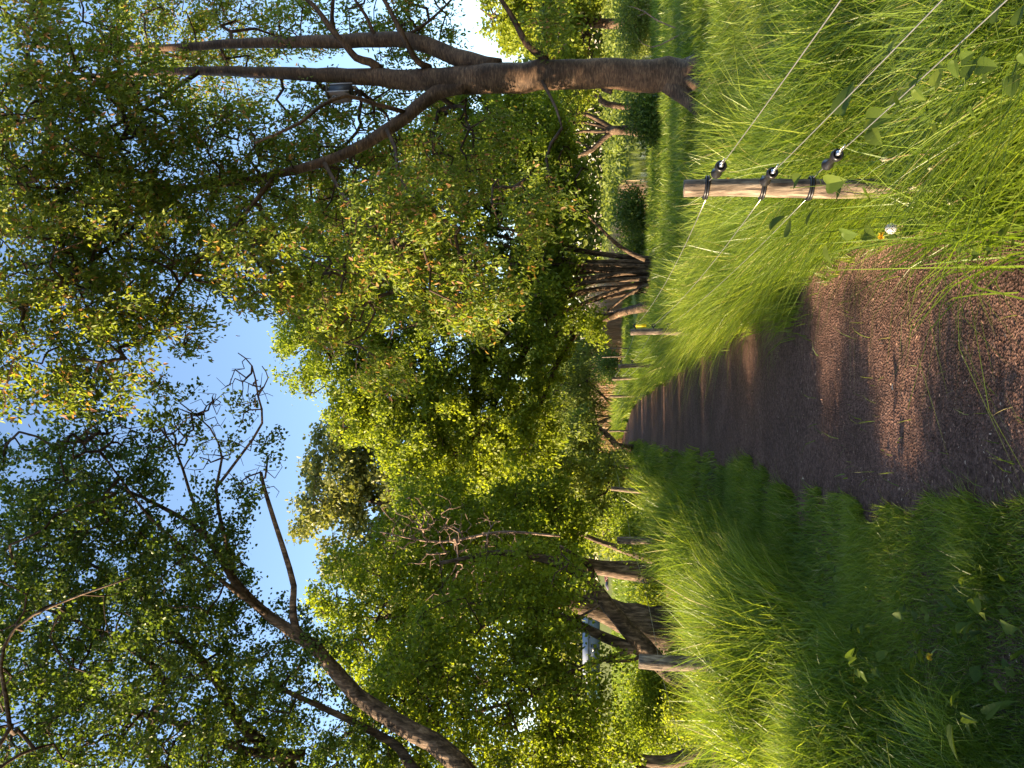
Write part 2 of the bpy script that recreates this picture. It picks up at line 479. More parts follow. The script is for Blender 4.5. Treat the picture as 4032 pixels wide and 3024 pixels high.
def grass_field(mb, y0, y1, dens, seg, wscale, xl_ext=2.5, hs=1.0, short=False):
    ym = (y0 + y1) / 2
    xa = -.54 * y1 - xl_ext; xb = .54 * y1 + .6
    N = int((xb - xa) * (y1 - y0) * dens)
    x = rng.uniform(xa, xb, N); y = rng.uniform(y0, y1, N)
    keep = (x > -.54 * y - xl_ext) & (x < .54 * y + .6)
    x = x[keep]; y = y[keep]
    r = x - path_c(y)
    eL = path_l(y) - path_c(y); eR = path_r(y) - path_c(y)
    cl = vnoise(x, y, 1.7, 21); cl2 = vnoise(x, y, 5.0, 22); cl3 = vnoise(x, y, .5, 27)
    nearp = 1 - smooth(6, 10, y)
    # height
    tall = np.where(r > 0, smooth(eR - .02, eR + .22, r), smooth(-1.35 - (.0), -2.05, r))
    hL = .13 + .40 * tall
    hR = .14 + .58 * tall
    h = np.where(r > 0, hR * (1 - .22 * (y < 3.6)) * (1 - .58 * smooth(1.3, 2.3, r)), hL * (.66 + .85 * vnoise(y, y * 0, 2.4, 91)) * (1 - .38 * (1 - smooth(4.3, 6, y))) * (1 - .55 * smooth(-2.7, -3.4, r)))
    h = h * (.65 + .75 * cl) * (.75 + .5 * rng.random(len(x)))
    # coverage
    ed = .22 * (cl2 - .5) + .12 * (cl - .5)
    onpath = (r > eL + ed) & (r < eR + ed)
    patch = (r < 0) & (r > -1.75 - .4 * (cl3 - .5)) & (nearp > .2)
    cov = np.ones(len(x))
    cov = np.where(patch, smooth(.12, .40, cl2 * .6 + cl * .4 - .30 * (r + 1.0)) * .9 + .10, cov)
    cov = np.where(onpath, 0, cov)
    stray = (rng.random(len(x)) < .004) & onpath & (y < 6)
    ditch = (r < -3.3) & (r > -5.6) & (y < 14)
    cov = np.where(ditch, .35, cov)
    wet = pond_mask(x, y) > .38
    cov = np.where(wet, 0, cov)
    k = (rng.random(len(x)) < cov) | stray
    if short: k &= (tall < .5) & (r < 0) & (r > -2.6)
    x, y, h, cl, cl2, r, tall = x[k], y[k], h[k], cl[k], cl2[k], r[k], tall[k]
    n = len(x)
    lean = rng.normal(0, .46, (n, 2))
    lean[:, 0] += np.where(r > 0, -.24, .10) * (tall > .3) + .5 * (vnoise(x, y, .9, 31) - .5)
    lean[:, 1] += .4 * (vnoise(x, y, .9, 32) - .5)
    w = (.0055 + .0085 * rng.random(n) ** 1.7) * wscale
    w = np.where(tall < .3, w * .7, w)
    t = np.clip(.45 + .5 * (cl - .5) + .3 * (cl3[k] - .5) + rng.normal(0, .22, n), 0, .87)
    dry = rng.random(n) < .025
    t = np.where(dry, rng.uniform(.92, 1, n), t)
    v, q, tr, tt = blades(x, y, h * hs, w, lean, seg, t)
    mb.v.append(v)
    if len(q): mb.q.append(q + mb.n); mb.tq.append(tt[:len(q)])
    mb.t.append(tr + mb.n); mb.tt.append(tt[-n:])
    mb.n += len(v)

mb = MB()
grass_field(mb, .9, 2.6, 3300, 5, .8)
grass_field(mb, 2.6, 5, 2500, 4, .95)
grass_field(mb, 5, 9, 1300, 3, 1.35)
grass_field(mb, 1.6, 5, 9000, 2, .85, .4, 1.0, True)
grass_field(mb, 5, 10, 3000, 2, 1.4, .6, 1.1, True)
grass_field(mb, 9, 16, 520, 3, 2.2, 3)
grass_field(mb, 16, 30, 220, 2, 3.6, 3)
grass_field(mb, 30, 60, 110, 2, 7.0, 3, 1.3)
o = mb.build("grass", M['grass'])
tag(o, "tall green meadow grass growing along both sides of the path", "grass", kind="stuff")
print("grass verts", mb.n)

# ------------------------------------------------------------------ trees
def ell(blobs, N, gr=None):
    """N random points spread through ellipsoids (U,V,d,rU,rV,rD,weight)"""
    gr = gr or rng
    vol = np.array([(b[3] * b[4] * (b[6] if len(b) > 6 else 1)) for b in blobs], float)
    vol /= vol.sum()
    pick = gr.choice(len(blobs), N, p=vol)
    d = unit(gr.normal(size=(N, 3)))
    rad = gr.random(N) ** .42
    out = np.zeros((N, 3))
    for i, b in enumerate(blobs):
        k = pick == i
        c = P(b[0], b[1], b[2]); s = b[2] / F
        out[k] = c + d[k] * rad[k][:, None] * [b[3] * s, b[5], b[4] * s]
    return out

def grow(init, par, targets, step=.3, jit=.06, rise=.0, gr=None):
    """connect every target to the nearest wood already there"""
    gr = gr or rng
    n0 = len(init)
    cap = n0 + len(targets) * 40 + 10
    Pn = np.zeros((cap, 3)); Pn[:n0] = init
    pa = list(par)
    d0 = ((targets[:, None, :] - init[None, ::3, :]) ** 2).sum(-1).min(1) if n0 * len(targets) < 4e7 else ((targets - init.mean(0)) ** 2).sum(-1)
    n = n0
    tips = []
    for ti in np.argsort(d0):
        t = targets[ti]
        dd = ((Pn[:n] - t) ** 2).sum(1)
        # prefer joints lying lower than the target
        dd = dd * (1 + .8 * np.clip(Pn[:n, 2] - t[2], 0, 1.5))
        j = int(dd.argmin())
        a = Pn[j]; L = np.linalg.norm(t - a)
        if L < step * .4: continue
        k = max(1, int(L / step)); k = min(k, 38)
        off = gr.normal(0, jit * L, 3); off[2] += rise * L
        prev = j
        for q in range(1, k + 1):
            s = q / k
            p = a + (t - a) * s + off * math.sin(math.pi * s) * .8 + gr.normal(0, jit * .35 * step, 3)
            Pn[n] = p; pa.append(prev); prev = n; n += 1
        tips.append(prev)
    return Pn[:n], np.array(pa), np.array(tips)

def prisms(p0, p1, r0, r1, K):
    d = unit(p1 - p0)
    ref = np.where(np.abs(d[:, 2:3]) < .9, np.array([[0, 0, 1.]]), np.array([[1., 0, 0]]))
    a = unit(np.cross(d, ref)); b = np.cross(d, a)
    ang = np.arange(K) / K * 2 * math.pi
    ring = np.cos(ang)[None, :, None] * a[:, None, :] + np.sin(ang)[None, :, None] * b[:, None, :]
    v = np.concatenate([p0[:, None, :] + ring * r0[:, None, None], p1[:, None, :] + ring * r1[:, None, None]], 1)
    N = len(p0)
    k = np.arange(N)[:, None] * 2 * K
    q = np.concatenate([k + [[j, (j + 1) % K, K + (j + 1) % K, K + j]] for j in range(K)])
    return v.reshape(-1, 3), q

def tree(name, label, base, limbs, blobs, ntips, leaves, Lf, Wf, leafmat, barkmat='bark', cat="tree", group=None,
         droop=.3, spread=.25, step=.3, tipr=.004, sides=14, rough=.12, hang=0.0, tmean=.5, bare=None, nbare=0, seed=1,
         maxr=.06, brown=0.0, clear=(), extra=None, twigmat='twig', jit=.09, fold=.08, crown_name='crown', trunk_step=.22, flat=0.0, rise=.06):
    """limbs: lists of (U,V,d,diameter px); first limb is the trunk"""
    gr = np.random.default_rng(seed)
    root = empty(name, base, label, cat, group)
    tb = MB()
    init = []; par = []
    for li, limb in enumerate(limbs):
        pts = np.array([[*P(u, v, d), w * d / F / 2] for u, v, d, w in limb])
        c = catmull(pts, trunk_step)
        c[:, 3] = np.maximum(c[:, 3], .004)
        if li == 0:
            hgt = c[:, 2] - c[0, 2]
            c[:, 3] *= 1 + .5 * np.exp(-hgt / (c[0, 3] * 1.6 + .05))
        ns = sides if li < 3 else max(7, sides - 4)
        c[1:-1, :3] += gr.normal(0, .06, (len(c) - 2, 3)) * c[1:-1, 3:4]
        tb.tube(c[:, :3], c[:, 3], ns, True, rough=rough, seed=seed + li)
        s0 = len(init)
        skip = int(len(c) * (.35 if li == 0 else .1))
        for k in range(skip, len(c)):
            init.append(c[k, :3]); par.append(-1)
    if extra: extra(tb)
    tb.build("trunk", M[barkmat], root, sm=True)
    init = np.array(init)
    targets = ell(blobs, ntips, gr)
    if nbare:
        targets = np.concatenate([targets, ell(bare, nbare, gr)])
    isb = None
    Pn, pa, tips = grow(init, par, targets, step, jit, rise, gr)
    n = len(Pn)
    cnt = np.zeros(n); cnt[tips] = 1
    for k in range(n - 1, len(init) - 1, -1):
        if cnt[k] == 0: cnt[k] = 1
        cnt[pa[k]] += cnt[k]
    ch = np.arange(len(init), n)
    rad = np.minimum(tipr * cnt ** .43, maxr)
    r1 = rad[ch]; r0 = np.minimum(rad[pa[ch]], r1 * 1.5 + .001)
    thick = r1 > tipr * 2.2
    bb = MB()
    for mask, K in ((thick, 6), (~thick, 3)):
        if mask.any():
            v, q = prisms(Pn[pa[ch]][mask], Pn[ch][mask], r0[mask], r1[mask], K)
            bb.add(v, q)
    # leaf carriers: thin twigs near the tips
    car = ch[(cnt[ch] <= 2.5)]
    c1 = Pn[car]; c0 = Pn[pa[car]]
    if nbare:
        keep = np.ones(len(car), bool)
        for bl in bare:
            c = P(bl[0], bl[1], bl[2]); s = bl[2] / F
            e = ((c1 - c) / [bl[3] * s, bl[5], bl[4] * s])
            inside = (e ** 2).sum(1) < 1.1
            keep &= ~(inside & (gr.random(len(car)) < .85))
        c1 = c1[keep]; c0 = c0[keep]
    if leaves > 0 and len(c1):
        pk = gr.integers(0, len(c1), leaves)
        s = gr.random(leaves)[:, None]
        cen = c0[pk] + (c1[pk] - c0[pk]) * s
        clump = gr.normal(0, 1, (len(c1), 3)) * spread * .4
        cen = cen + clump[pk] * .6 + gr.normal(0, spread * .5, (leaves, 3)) * [1, 1, .8]
        if hang > 0:
            cen[:, 2] -= gr.random(leaves) ** 1.3 * hang * (gr.random(len(c1)) > .35)[pk]
        tw = unit(c1[pk] - c0[pk])
        a = unit(tw * .4 + gr.normal(0, .65, (leaves, 3)) + [0, 0, -droop])
        nn = gr.normal(0, .6, (leaves, 3)) + [0, 0, flat] + [-.35, -.1, 0.25]
        sd = unit(np.cross(a, nn)); nn = np.cross(sd, a)
        if clear:
            ok = np.ones(leaves, bool)
            for cc, rr_ in clear: ok &= (((cen - cc) / rr_) ** 2).sum(1) > 1
            cen = cen[ok]; a = a[ok]; nn = nn[ok]; sd = sd[ok]; leaves = len(cen)
        sz = gr.uniform(.6, 1.15, leaves)
        big = vnoise(cen[:, 0] + 31, cen[:, 2] + cen[:, 1] * .7, 1.1, seed)
        t = np.clip(tmean + .30 * (big - .5) + gr.normal(0, .16, leaves), 0, .82 if brown else 1)
        if brown: t = np.where(gr.random(leaves) < brown, gr.uniform(.88, 1, leaves), t)
        v, q, tt = kites(cen, a, sd, nn, Lf * sz, Wf * sz, fold, t)
        mesh_np(crown_name, v, q, M[leafmat], root, tint=tt)
    bb.build("branches", M[twigmat], root)
    print(name, "tips", len(tips), "nodes", n, "leaves", leaves)
    return root

def gbase(U, V, d):
    p = P(U, V, d); return (p[0], p[1], float(gh(p[0], p[1])))

def on_ground(U, d):
    p = P(U, 600, d); z = float(gh(p[0], p[1]))
    # picture row of that ground point
    dz = z - CAM_H
    ca, sa = math.cos(PITCH), math.sin(PITCH)
    depth = d * ca + dz * sa; upc = -d * sa + dz * ca
    return 512 - F * upc / depth

QUAL = 1.0
def LN(n): return int(n * QUAL)

# --- the big cherry on the right
D1 = 11.0
vb = on_ground(689, D1)
def roots(tb):
    for (u, v, d, w, u2, v2, d2, w2) in ((686, vb - 36, 11, 22, 636, vb + 3, 10.6, 5), (699, vb - 26, 11, 16, 722, vb + 2, 11.0, 4), (690, vb - 26, 11, 18, 672, vb + 5, 10.2, 5)):
        a = P(u, v, d); b = P(u2, v2, d2); mdl = (a + b) / 2 + [0, 0, -.09]
        tb.tube(catmull([[*a, w * d / F / 2], [*mdl, (w * .55) * d / F / 2], [*b, w2 * d2 / F / 2]], .08)[:, :3], np.linspace(w * d / F / 2, w2 * d2 / F / 2, len(catmull([[*a, 1], [*mdl, 1], [*b, 1]], .08))), 12, True, rough=.12, seed=5)
t1_limbs = [
    [(688, vb + 4, D1, 33.6), (690, 690, D1, 31.1), (691, 665, D1, 29.4), (694, 602, D1, 27.7), (694, 555, D1, 27.7), (692, 509, D1, 28.6), (689, 470, D1, 27.7), (689, 440, D1, 22.7), (690, 393, D1, 18.5), (692, 347, D1, 15.1), (695, 280, D1, 11.8), (697, 185, D1, 8.4), (690, 60, D1, 5.0), (686, -80, D1, 2.5)],
    [(700, 500, D1, 18.5), (706, 470, D1, 17.6), (717, 440, D1, 16.8), (725, 417, D1, 16.0), (729, 393, D1, 15.1), (727, 361, D1, 14.3), (726, 301, D1, 11.8), (724, 231, D1, 9.2), (720, 150, D1, 6.7), (722, 20, 11.2, 3.4)],
    [(684, 470, D1, 18.5), (678, 444, D1, 16.0), (668, 426, 10.9, 14.3), (652, 407, 10.8, 13.4), (634, 380, 10.7, 12.6), (617, 352, 10.6, 10.9), (606, 324, 10.5, 10.1), (594, 278, 10.4, 8.4), (585, 231, 10.3, 6.7), (580, 185, 10.2, 5.9), (570, 110, 9.8, 4.2), (545, 30, 9.3, 3.4), (520, -40, 9, 2.5)],
    [(704, 547, D1, 10.1), (712, 541, 10.9, 8.4), (724, 527, 10.8, 6.7), (742, 517, 10.7, 5.9), (770, 500, 10.5, 4.2), (800, 470, 10.4, 2.5)],
    [(700, 430, D1, 7.6), (706, 418, 10.8, 6.7), (722, 408, 10.6, 5.9), (736, 401, 10.5, 5.9), (754, 392, 10.4, 5.0), (775, 380, 10.3, 4.2)],
    [(698, 380, D1, 10.1), (706, 370, 10.9, 8.4), (710, 356, 10.8, 7.6), (722, 346, 10.7, 6.7), (740, 330, 10.6, 5.9), (762, 314, 10.5, 5.0), (790, 280, 10.4, 2.5)],
    [(727, 378, D1, 5.9), (738, 372, 10.9, 4.2), (752, 366, 10.8, 3.4), (775, 350, 10.6, 2.5)],
    [(729, 400, D1, 4.2), (740, 420, 11.1, 3.4), (755, 438, 11.2, 2.5), (772, 455, 11.2, 2.1)],
    [(728, 340, D1, 5.9), (738, 334, 10.9, 5.0), (752, 332, 10.8, 4.2), (775, 334, 10.6, 3.4)],
    [(655, 408, 10.8, 5.0), (664, 375, 10.3, 4.6), (672, 345, 10.0, 4.2), (660, 318, 9.6, 4.2), (645, 300, 9.3, 3.4), (625, 255, 9, 2.5)],
    [(606, 324, 10.5, 5.0), (595, 330, 10.2, 3.8), (570, 345, 9.8, 3.4), (540, 370, 9.4, 2.5), (515, 400, 9.2, 1.7)],
    [(594, 278, 10.4, 5.9), (575, 262, 10, 5.0), (548, 240, 9.6, 4.2), (515, 205, 9.2, 3.4), (470, 170, 8.8, 2.9), (440, 160, 8.5, 2.1)],
    [(640, 386, 10.7, 5.0), (620, 395, 10.2, 4.2), (590, 400, 9.8, 3.4), (560, 425, 9.5, 2.5), (540, 460, 9.3, 1.7)],
    [(580, 185, 10.2, 5.0), (560, 160, 9.6, 4.2), (530, 120, 9, 4.2), (495, 75, 8.4, 3.4), (460, 20, 8, 2.5)],
    [(697, 200, D1, 5.0), (670, 160, 10.4, 4.2), (640, 110, 9.6, 3.4), (610, 40, 9, 2.5), (600, -30, 8.6, 2.5)],
    [(690, 540, D1, 4.2), (680, 546, 10.7, 3.4), (660, 556, 10.3, 2.5), (640, 562, 10, 1.7)],
]
t1_blobs = [(650, 60, 8.7, 150, 110, 1.9, .85), (520, 90, 8.7, 90, 120, 1.7, .8), (720, 190, 11.9, 80, 110, 1.2, .8), (580, 215, 10.2, 95, 90, 1.5, 1),
            (600, 330, 11.6, 95, 75, 1.2, 1.1), (500, 260, 9.5, 55, 70, 1.4, .9), (455, 330, 9.6, 48, 42, 1.1, .9), (520, 400, 9.5, 75, 70, 1.4, 1.0),
            (460, 40, 8, 60, 60, 1.5, .8), (445, 140, 8.5, 36, 60, 1.2, .6), (610, 470, 11.6, 60, 50, 1.1, .8), (470, 470, 9.5, 50, 50, 1, .7), (555, 525, 9.8, 50, 40, .9, .5),
            (745, 400, 11.8, 34, 60, 1.3, 1.0), (742, 545, 10.6, 30, 26, .6, .6), (740, 300, 11.8, 30, 40, 1.0, .8), (395, 375, 9.8, 28, 28, .8, .6), (640, 400, 12.5, 60, 60, 1, .8), (395, 30, 7.8, 55, 60, 1.1, .7), (385, 110, 8, 36, 40, 1, .45)]
cherry = tree("cherry_tree", "tall cherry tree with stout brown trunk and a nest box, right of the path", (P(689, 600, D1)[0], D1, float(gh(P(689, 600, D1)[0], D1))),
              t1_limbs, t1_blobs, 3600, LN(125000), .080, .034, 'cherry_leaf', 'cherry_bark', droop=.75, spread=.17, step=.24, tipr=.0042, sides=20, rough=.09,
              hang=.30, tmean=.46, seed=3, maxr=.045, brown=.09, extra=roots, clear=[(P(676, 341, 10.3), np.array([.34, .9, .30])), (P(675, 341, 9.3), np.array([.28, .9, .26])), (P(674, 341, 7.8), np.array([.22, .9, .20])), (P(690, 470, 10.4), np.array([.35, .6, 1.6]))])

# --- dark multi-stemmed tree behind, right of the path
D2 = 22.0
vb2 = on_ground(492, D2)
t2_limbs = [[(496, vb2 + 2, D2, 9), (497, 640, D2, 8), (499, 600, D2, 7), (506, 540, D2, 8), (512, 460, D2, 6), (518, 380, D2, 4), (524, 300, D2, 2)]]
gr2 = np.random.default_rng(12)
fan = [(-105, 22.5, 4), (-88, 21.6, 5), (-75, 22.4, 4.5), (-62, 22, 5.5), (-50, 21, 5), (-40, 22.3, 4), (-30, 22.6, 5.5), (-22, 21.4, 4), (-16, 21.6, 5.5), (-8, 22.2, 4), (-2, 22.6, 5), (8, 21.4, 5), (16, 22.3, 4.5), (24, 21.8, 5), (36, 22.5, 4), (52, 22.0, 3.5)]
for (dx, dd, w) in fan:
    b0 = 480 + (dx + 100) / 155 * 30
    t2_limbs.append([(b0, vb2 + 2, D2, w), (b0 + dx * .05 + gr2.normal(0, 1.5), 625, D2 + (dd - D2) * .3, w * .9), (b0 + dx * .20 + gr2.normal(0, 3), 575, D2 + (dd - D2) * .7, w * .75),
                     (b0 + dx * .55 + gr2.normal(0, 5), 500, dd, w * .6), (b0 + dx * 1.0 + gr2.normal(0, 6), 420, dd, w * .4), (b0 + dx * 1.25, 330, dd, w * .22)])
t2_limbs.append([(508, vb2 - 12, 21.6, 5), (520, 622, 21.5, 4), (540, 600, 21.2, 3), (560, 580, 21, 2)])
t2_limbs.append([(484, vb2 - 8, 21.6, 4), (476, 632, 21.6, 3.4), (466, 618, 21.5, 3), (455, 606, 21.5, 2)])
t2_blobs = [(508, 520, 23.4, 42, 45, 1.0, 1), (560, 430, 22, 80, 90, 2.4, 1), (610, 520, 22, 75, 60, 2.0, 1.25), (640, 470, 23, 60, 60, 1.8, 1), (450, 420, 22, 75, 95, 2.4, .85), (500, 330, 22, 90, 60, 2.2, .8), (540, 545, 21.5, 60, 38, 1.4, .9),
            (460, 540, 21.5, 50, 35, 1.3, .6), (580, 575, 22, 32, 24, 1, .8), (445, 590, 21.5, 28, 14, .8, .5), (420, 320, 22, 55, 50, 1.6, .9)]
tree("multi_stemmed_tree", "dark multi-stemmed tree fanning out from one base on the grass right of the path", (P(494, 600, D2)[0], D2, float(gh(P(494, 600, D2)[0], D2))),
     t2_limbs, t2_blobs, 2600, LN(140000), .115, .070, 'hazel_leaf', 'bark', droop=.35, spread=.30, step=.45, tipr=.008, sides=9, rough=.1, tmean=.52, seed=21, maxr=.07)

# --- bright sunlit tree hanging over the path in the middle
D3 = 22.0
vb3 = on_ground(455, 23.5)
t3_limbs = [[(462, vb3 - 2, 20.5, 8), (455, 620, 23.4, 8), (440, 580, 23.2, 8), (425, 530, 23.0, 7), (405, 480, 22.6, 6), (385, 430, 22.3, 5), (365, 380, 22.0, 3), (350, 330, 22.0, 2)],
            [(440, 580, 23.2, 6), (410, 560, 22.8, 5), (375, 545, 22.3, 4), (335, 530, 22.0, 3), (300, 520, 21.8, 2)],
            [(425, 530, 23.0, 6), (385, 505, 22.4, 5), (345, 485, 22.0, 4), (310, 455, 21.7, 3), (280, 430, 21.6, 2)],
            [(405, 480, 22.6, 5), (380, 470, 22.2, 4), (350, 430, 22.0, 3), (325, 390, 21.8, 2)]]
t3_blobs = [(350, 430, 22.0, 62, 75, 1.9, 1.1), (330, 510, 21.8, 52, 52, 1.6, 1.1), (380, 380, 22.0, 50, 42, 1.4, 1), (390, 500, 22.3, 55, 50, 1.5, .9), (290, 440, 21.6, 34, 55, 1.2, .8), (400, 550, 22.5, 40, 22, 1, .5), (345, 352, 22.0, 28, 26, 1, .8)]
tree("leaning_lime_tree", "bright yellow-green sunlit tree leaning left to hang over the middle of the path", (P(462, 600, 23.5)[0], 23.5, float(gh(P(462, 600, 23.5)[0], 23.5))),
     t3_limbs, t3_blobs, 900, LN(50000), .125, .085, 'yellow_leaf', 'bark', droop=.35, spread=.30, step=.4, tipr=.007, sides=9, tmean=.42, seed=31, maxr=.06)

# --- the big dark tree top left whose trunk stands just outside the picture
D4 = 9.5
t4_limbs = [[(-200, 790, 9.8, 54.6), (-185, 720, 9.8, 45.2), (-150, 600, 9.7, 39.0), (-90, 530, 9.6, 32.8), (-40, 490, 9.6, 26.5), (13, 450, D4, 21.8), (46, 397, D4, 18.7), (73, 357, D4, 16.4), (120, 315, D4, 13.3), (150, 272, D4, 10.1), (185, 236, D4, 8.6), (232, 206, D4, 6.2), (262, 160, D4, 3.9), (285, 110, D4, 2.3)],
            [(120, 315, D4, 10.1), (138, 296, D4, 9.4), (165, 293, D4, 7.0), (182, 294, D4, 6.2), (217, 284, D4, 5.5), (246, 275, D4, 4.7), (280, 264, D4, 3.9), (296, 261, D4, 3.1)],
            [(-150, 600, 9.7, 23.4), (-120, 450, 10, 20.3), (-60, 330, 10, 17.2), (0, 290, 10, 14.0), (45, 240, 10, 11.7), (90, 215, 9.8, 9.4), (130, 180, 9.6, 7.0), (180, 130, 9.4, 4.7), (220, 60, 9.2, 2.3)],
            [(-120, 450, 10, 15.6), (-70, 250, 10.3, 13.3), (-20, 170, 10.2, 10.9), (40, 150, 10, 9.4), (85, 165, 9.8, 7.8), (120, 130, 9.6, 5.5), (150, 70, 9.4, 3.9), (175, 0, 9.2, 2.3)],
            [(13, 305, 10, 10.1), (16, 250, 9.8, 8.6), (40, 190, 9.7, 7.0), (60, 120, 9.6, 5.5), (80, 50, 9.5, 3.9), (90, -20, 9.4, 3.1)],
            [(150, 272, D4, 6.2), (185, 225, 9.2, 4.7), (215, 190, 9, 3.9), (250, 150, 8.8, 3.1), (290, 120, 8.7, 2.3), (330, 90, 8.6, 1.6)],
            [(203, 232, D4, 4.7), (240, 222, 9.3, 3.9), (280, 216, 9.2, 3.1), (310, 222, 9.1, 2.3), (340, 210, 9, 1.6), (365, 180, 9, 1.2)],
            [(232, 206, D4, 3.9), (275, 190, 9.3, 3.1), (320, 175, 9.1, 2.3), (350, 150, 9, 1.6)],
            [(280, 216, 9.2, 3.1), (312, 240, 9.1, 2.7), (345, 262, 9, 2.3), (372, 258, 9, 1.9), (402, 252, 8.9, 1.4), (415, 238, 8.9, 1.0)],
            [(372, 258, 9, 1.6), (390, 268, 9, 1.2), (402, 262, 9, 0.9)],
            [(-40, 490, 9.6, 15.6), (-10, 420, 9.9, 12.5), (20, 400, 10.2, 9.4), (50, 345, 10.2, 7.0), (80, 280, 10.1, 4.7)],
            [(0, -20, 7, 2.4), (40, 10, 7.2, 4.7), (100, 0, 7.3, 3.9), (140, 15, 7.4, 3.1), (165, 60, 7.5, 2.3), (190, 130, 7.6, 1.6)]]
t4_blobs = [(60, 60, 9.3, 130, 110, 2.2, 1.15), (190, 60, 9, 110, 100, 1.8, 1.1), (30, 200, 9.6, 100, 90, 1.8, 1.0), (160, 180, 9.4, 100, 70, 1.6, 1.1), (280, 80, 8.9, 80, 95, 1.4, .8),
            (235, 215, 9.2, 60, 36, 1.2, .6), (90, 270, 10, 80, 50, 1.4, .7), (20, 330, 10.2, 60, 50, 1.4, .7), (-60, 300, 10, 80, 160, 2, 1.2), (-90, 120, 9.6, 90, 140, 2, .5), (-70, 480, 9.8, 60, 120, 2, 1.2), (120, 330, 9.6, 30, 20, .6, .3)]
t4_bare = [(340, 200, 9, 48, 55, .9), (380, 245, 9, 34, 26, .5), (300, 262, 9.3, 40, 24, .5), (340, 120, 8.8, 35, 60, .8)]
tree("gnarled_tree", "large dark gnarled tree leaning in from the left with bare twig ends against the sky", (P(-200, 600, 9.8)[0], 9.8, float(gh(P(-200, 600, 9.8)[0], 9.8))),
     t4_limbs, t4_blobs, 4200, LN(140000), .056, .042, 'maple_leaf', 'bark', droop=.15, spread=.15, step=.13, tipr=.0035, sides=16, rough=.12, tmean=.36, seed=41, maxr=.04, bare=t4_bare, nbare=420, jit=.06)

# --- left row behind the fence
def ltree(name, label, limbs, blobs, ntips, nl, L, W, mat, seed, **kw):
    u, v, d, w = limbs[0][0]
    b = P(u, v, d)
    return tree(name, label, (b[0], d, float(gh(b[0], d))), limbs, blobs, ntips, LN(nl), L, W, mat, seed=seed, **kw)

dA = 15.5; vA = on_ground(138, dA)
ltree("thick_trunked_willow", "old willow with a broad furrowed dark trunk behind the left fence, beyond the leaning tree",
      [[(132, vA + 2, dA, 44), (137, 668, dA, 39), (143, 645, dA, 34), (152, 620, dA, 27), (160, 598, dA, 24), (168, 575, dA, 22), (172, 545, dA, 19), (170, 500, dA, 15), (160, 440, dA, 10), (150, 380, dA, 5)],
       [(172, 560, dA, 16), (190, 530, dA, 12), (205, 480, dA, 8), (215, 430, dA, 4)],
       [(170, 520, dA, 13), (150, 490, 15, 10), (120, 450, 14.5, 7), (95, 400, 14, 4)],
       [(122, vA, dA - .2, 20), (110, 670, dA - .5, 12), (102, vA, dA - .8, 8)]],
      [(170, 440, 15, 75, 70, 1.3, 1), (200, 520, 15.5, 55, 45, .9, 1), (110, 400, 14.5, 75, 60, 1.2, 1), (150, 350, 15, 80, 45, 1.2, .9), (230, 430, 15.5, 45, 70, 1.0, .9), (150, 540, 15, 50, 22, .8, .7)],
      900, 40000, .085, .058, 'hazel_leaf', 51, hang=.35, droop=.5, spread=.22, step=.3, tmean=.55, sides=18, rough=.2, tipr=.005)

dB = 12.0; vB = on_ground(72, dB)
ltree("leaning_willow", "willow with a slanting forked trunk leaning right behind the nearest left fence post",
      [[(68, vB + 2, 11.6, 24), (73, 700, 11.7, 20), (84, 682, 11.8, 17), (102, 661, dB, 17), (120, 645, dB, 18), (140, 626, dB, 16), (160, 610, dB, 15), (180, 594, dB, 14), (196, 578, dB, 12), (208, 548, dB, 9), (215, 500, dB, 6), (205, 440, dB, 3)],
       [(116, 650, dB, 12), (120, 632, dB, 11), (130, 606, dB, 10), (144, 577, dB, 8), (153, 558, dB, 7), (162, 520, dB, 5), (165, 470, dB, 3)],
       [(186, 590, dB, 8), (197, 592, 11.8, 7), (206, 585, 11.7, 5), (222, 560, 11.5, 3)],
       [(113, 641, dB, 4), (108, 634, 11.9, 3.4), (107, 622, 11.8, 3), (106, 606, 11.8, 2.5)],
       [(120, 640, dB, 6), (100, 580, 11.8, 5), (70, 520, 11.5, 4), (50, 450, 11.3, 3), (45, 390, 11.3, 2)],
       [(148, 573, dB, 3), (158, 592, 11.6, 2.2), (165, 602, 11.4, 1.8)]],
      [(60, 470, 11.5, 85, 85, 1.1, 1), (120, 520, 11.7, 70, 55, 1.0, .95), (40, 400, 11.6, 75, 60, 1.0, .9), (30, 560, 11.5, 60, 40, .8, 1), (180, 500, 12, 50, 60, .9, .7), (75, 590, 11.3, 60, 18, .9, .55), (195, 560, 11.8, 30, 25, .8, .6), (110, 430, 11.5, 70, 50, 1.4, .8)],
      1000, 40000, .072, .05, 'hazel_leaf', 61, hang=.40, droop=.55, spread=.18, step=.25, tmean=.62, sides=14, rough=.14, tipr=.004)

dC = 18.0; vC = on_ground(192, dC)
ltree("twin_trunked_willow", "willow with a straight dark trunk split in two, left of the second fence post",
      [[(190, vC + 2, dC, 20), (192, 655, dC, 17), (194, 640, dC, 15), (196, 620, dC, 13), (199, 600, dC, 13), (204, 580, dC, 14), (212, 560, dC, 12), (222, 520, dC, 9), (232, 460, dC, 6), (240, 400, dC, 3)],
       [(196, 652, dC, 8), (203, 640, 18.1, 7), (204, 620, 18.2, 6), (205, 600, 18.2, 5), (210, 575, 18.2, 4)],
       [(200, 592, dC, 8), (190, 570, 17.8, 7), (178, 530, 17.6, 5), (170, 480, 17.4, 3)]],
      [(235, 500, 18, 50, 55, 1.0, 1), (250, 430, 18, 50, 55, 1.0, .7), (215, 556, 18, 38, 22, .8, 1), (190, 470, 17.8, 40, 60, .9, .7), (265, 540, 18, 35, 30, 1.2, .9)],
      500, 21000, .10, .066, 'hazel_leaf', 71, hang=.3, droop=.4, spread=.26, step=.35, tmean=.45, sides=12, rough=.16, tipr=.006)

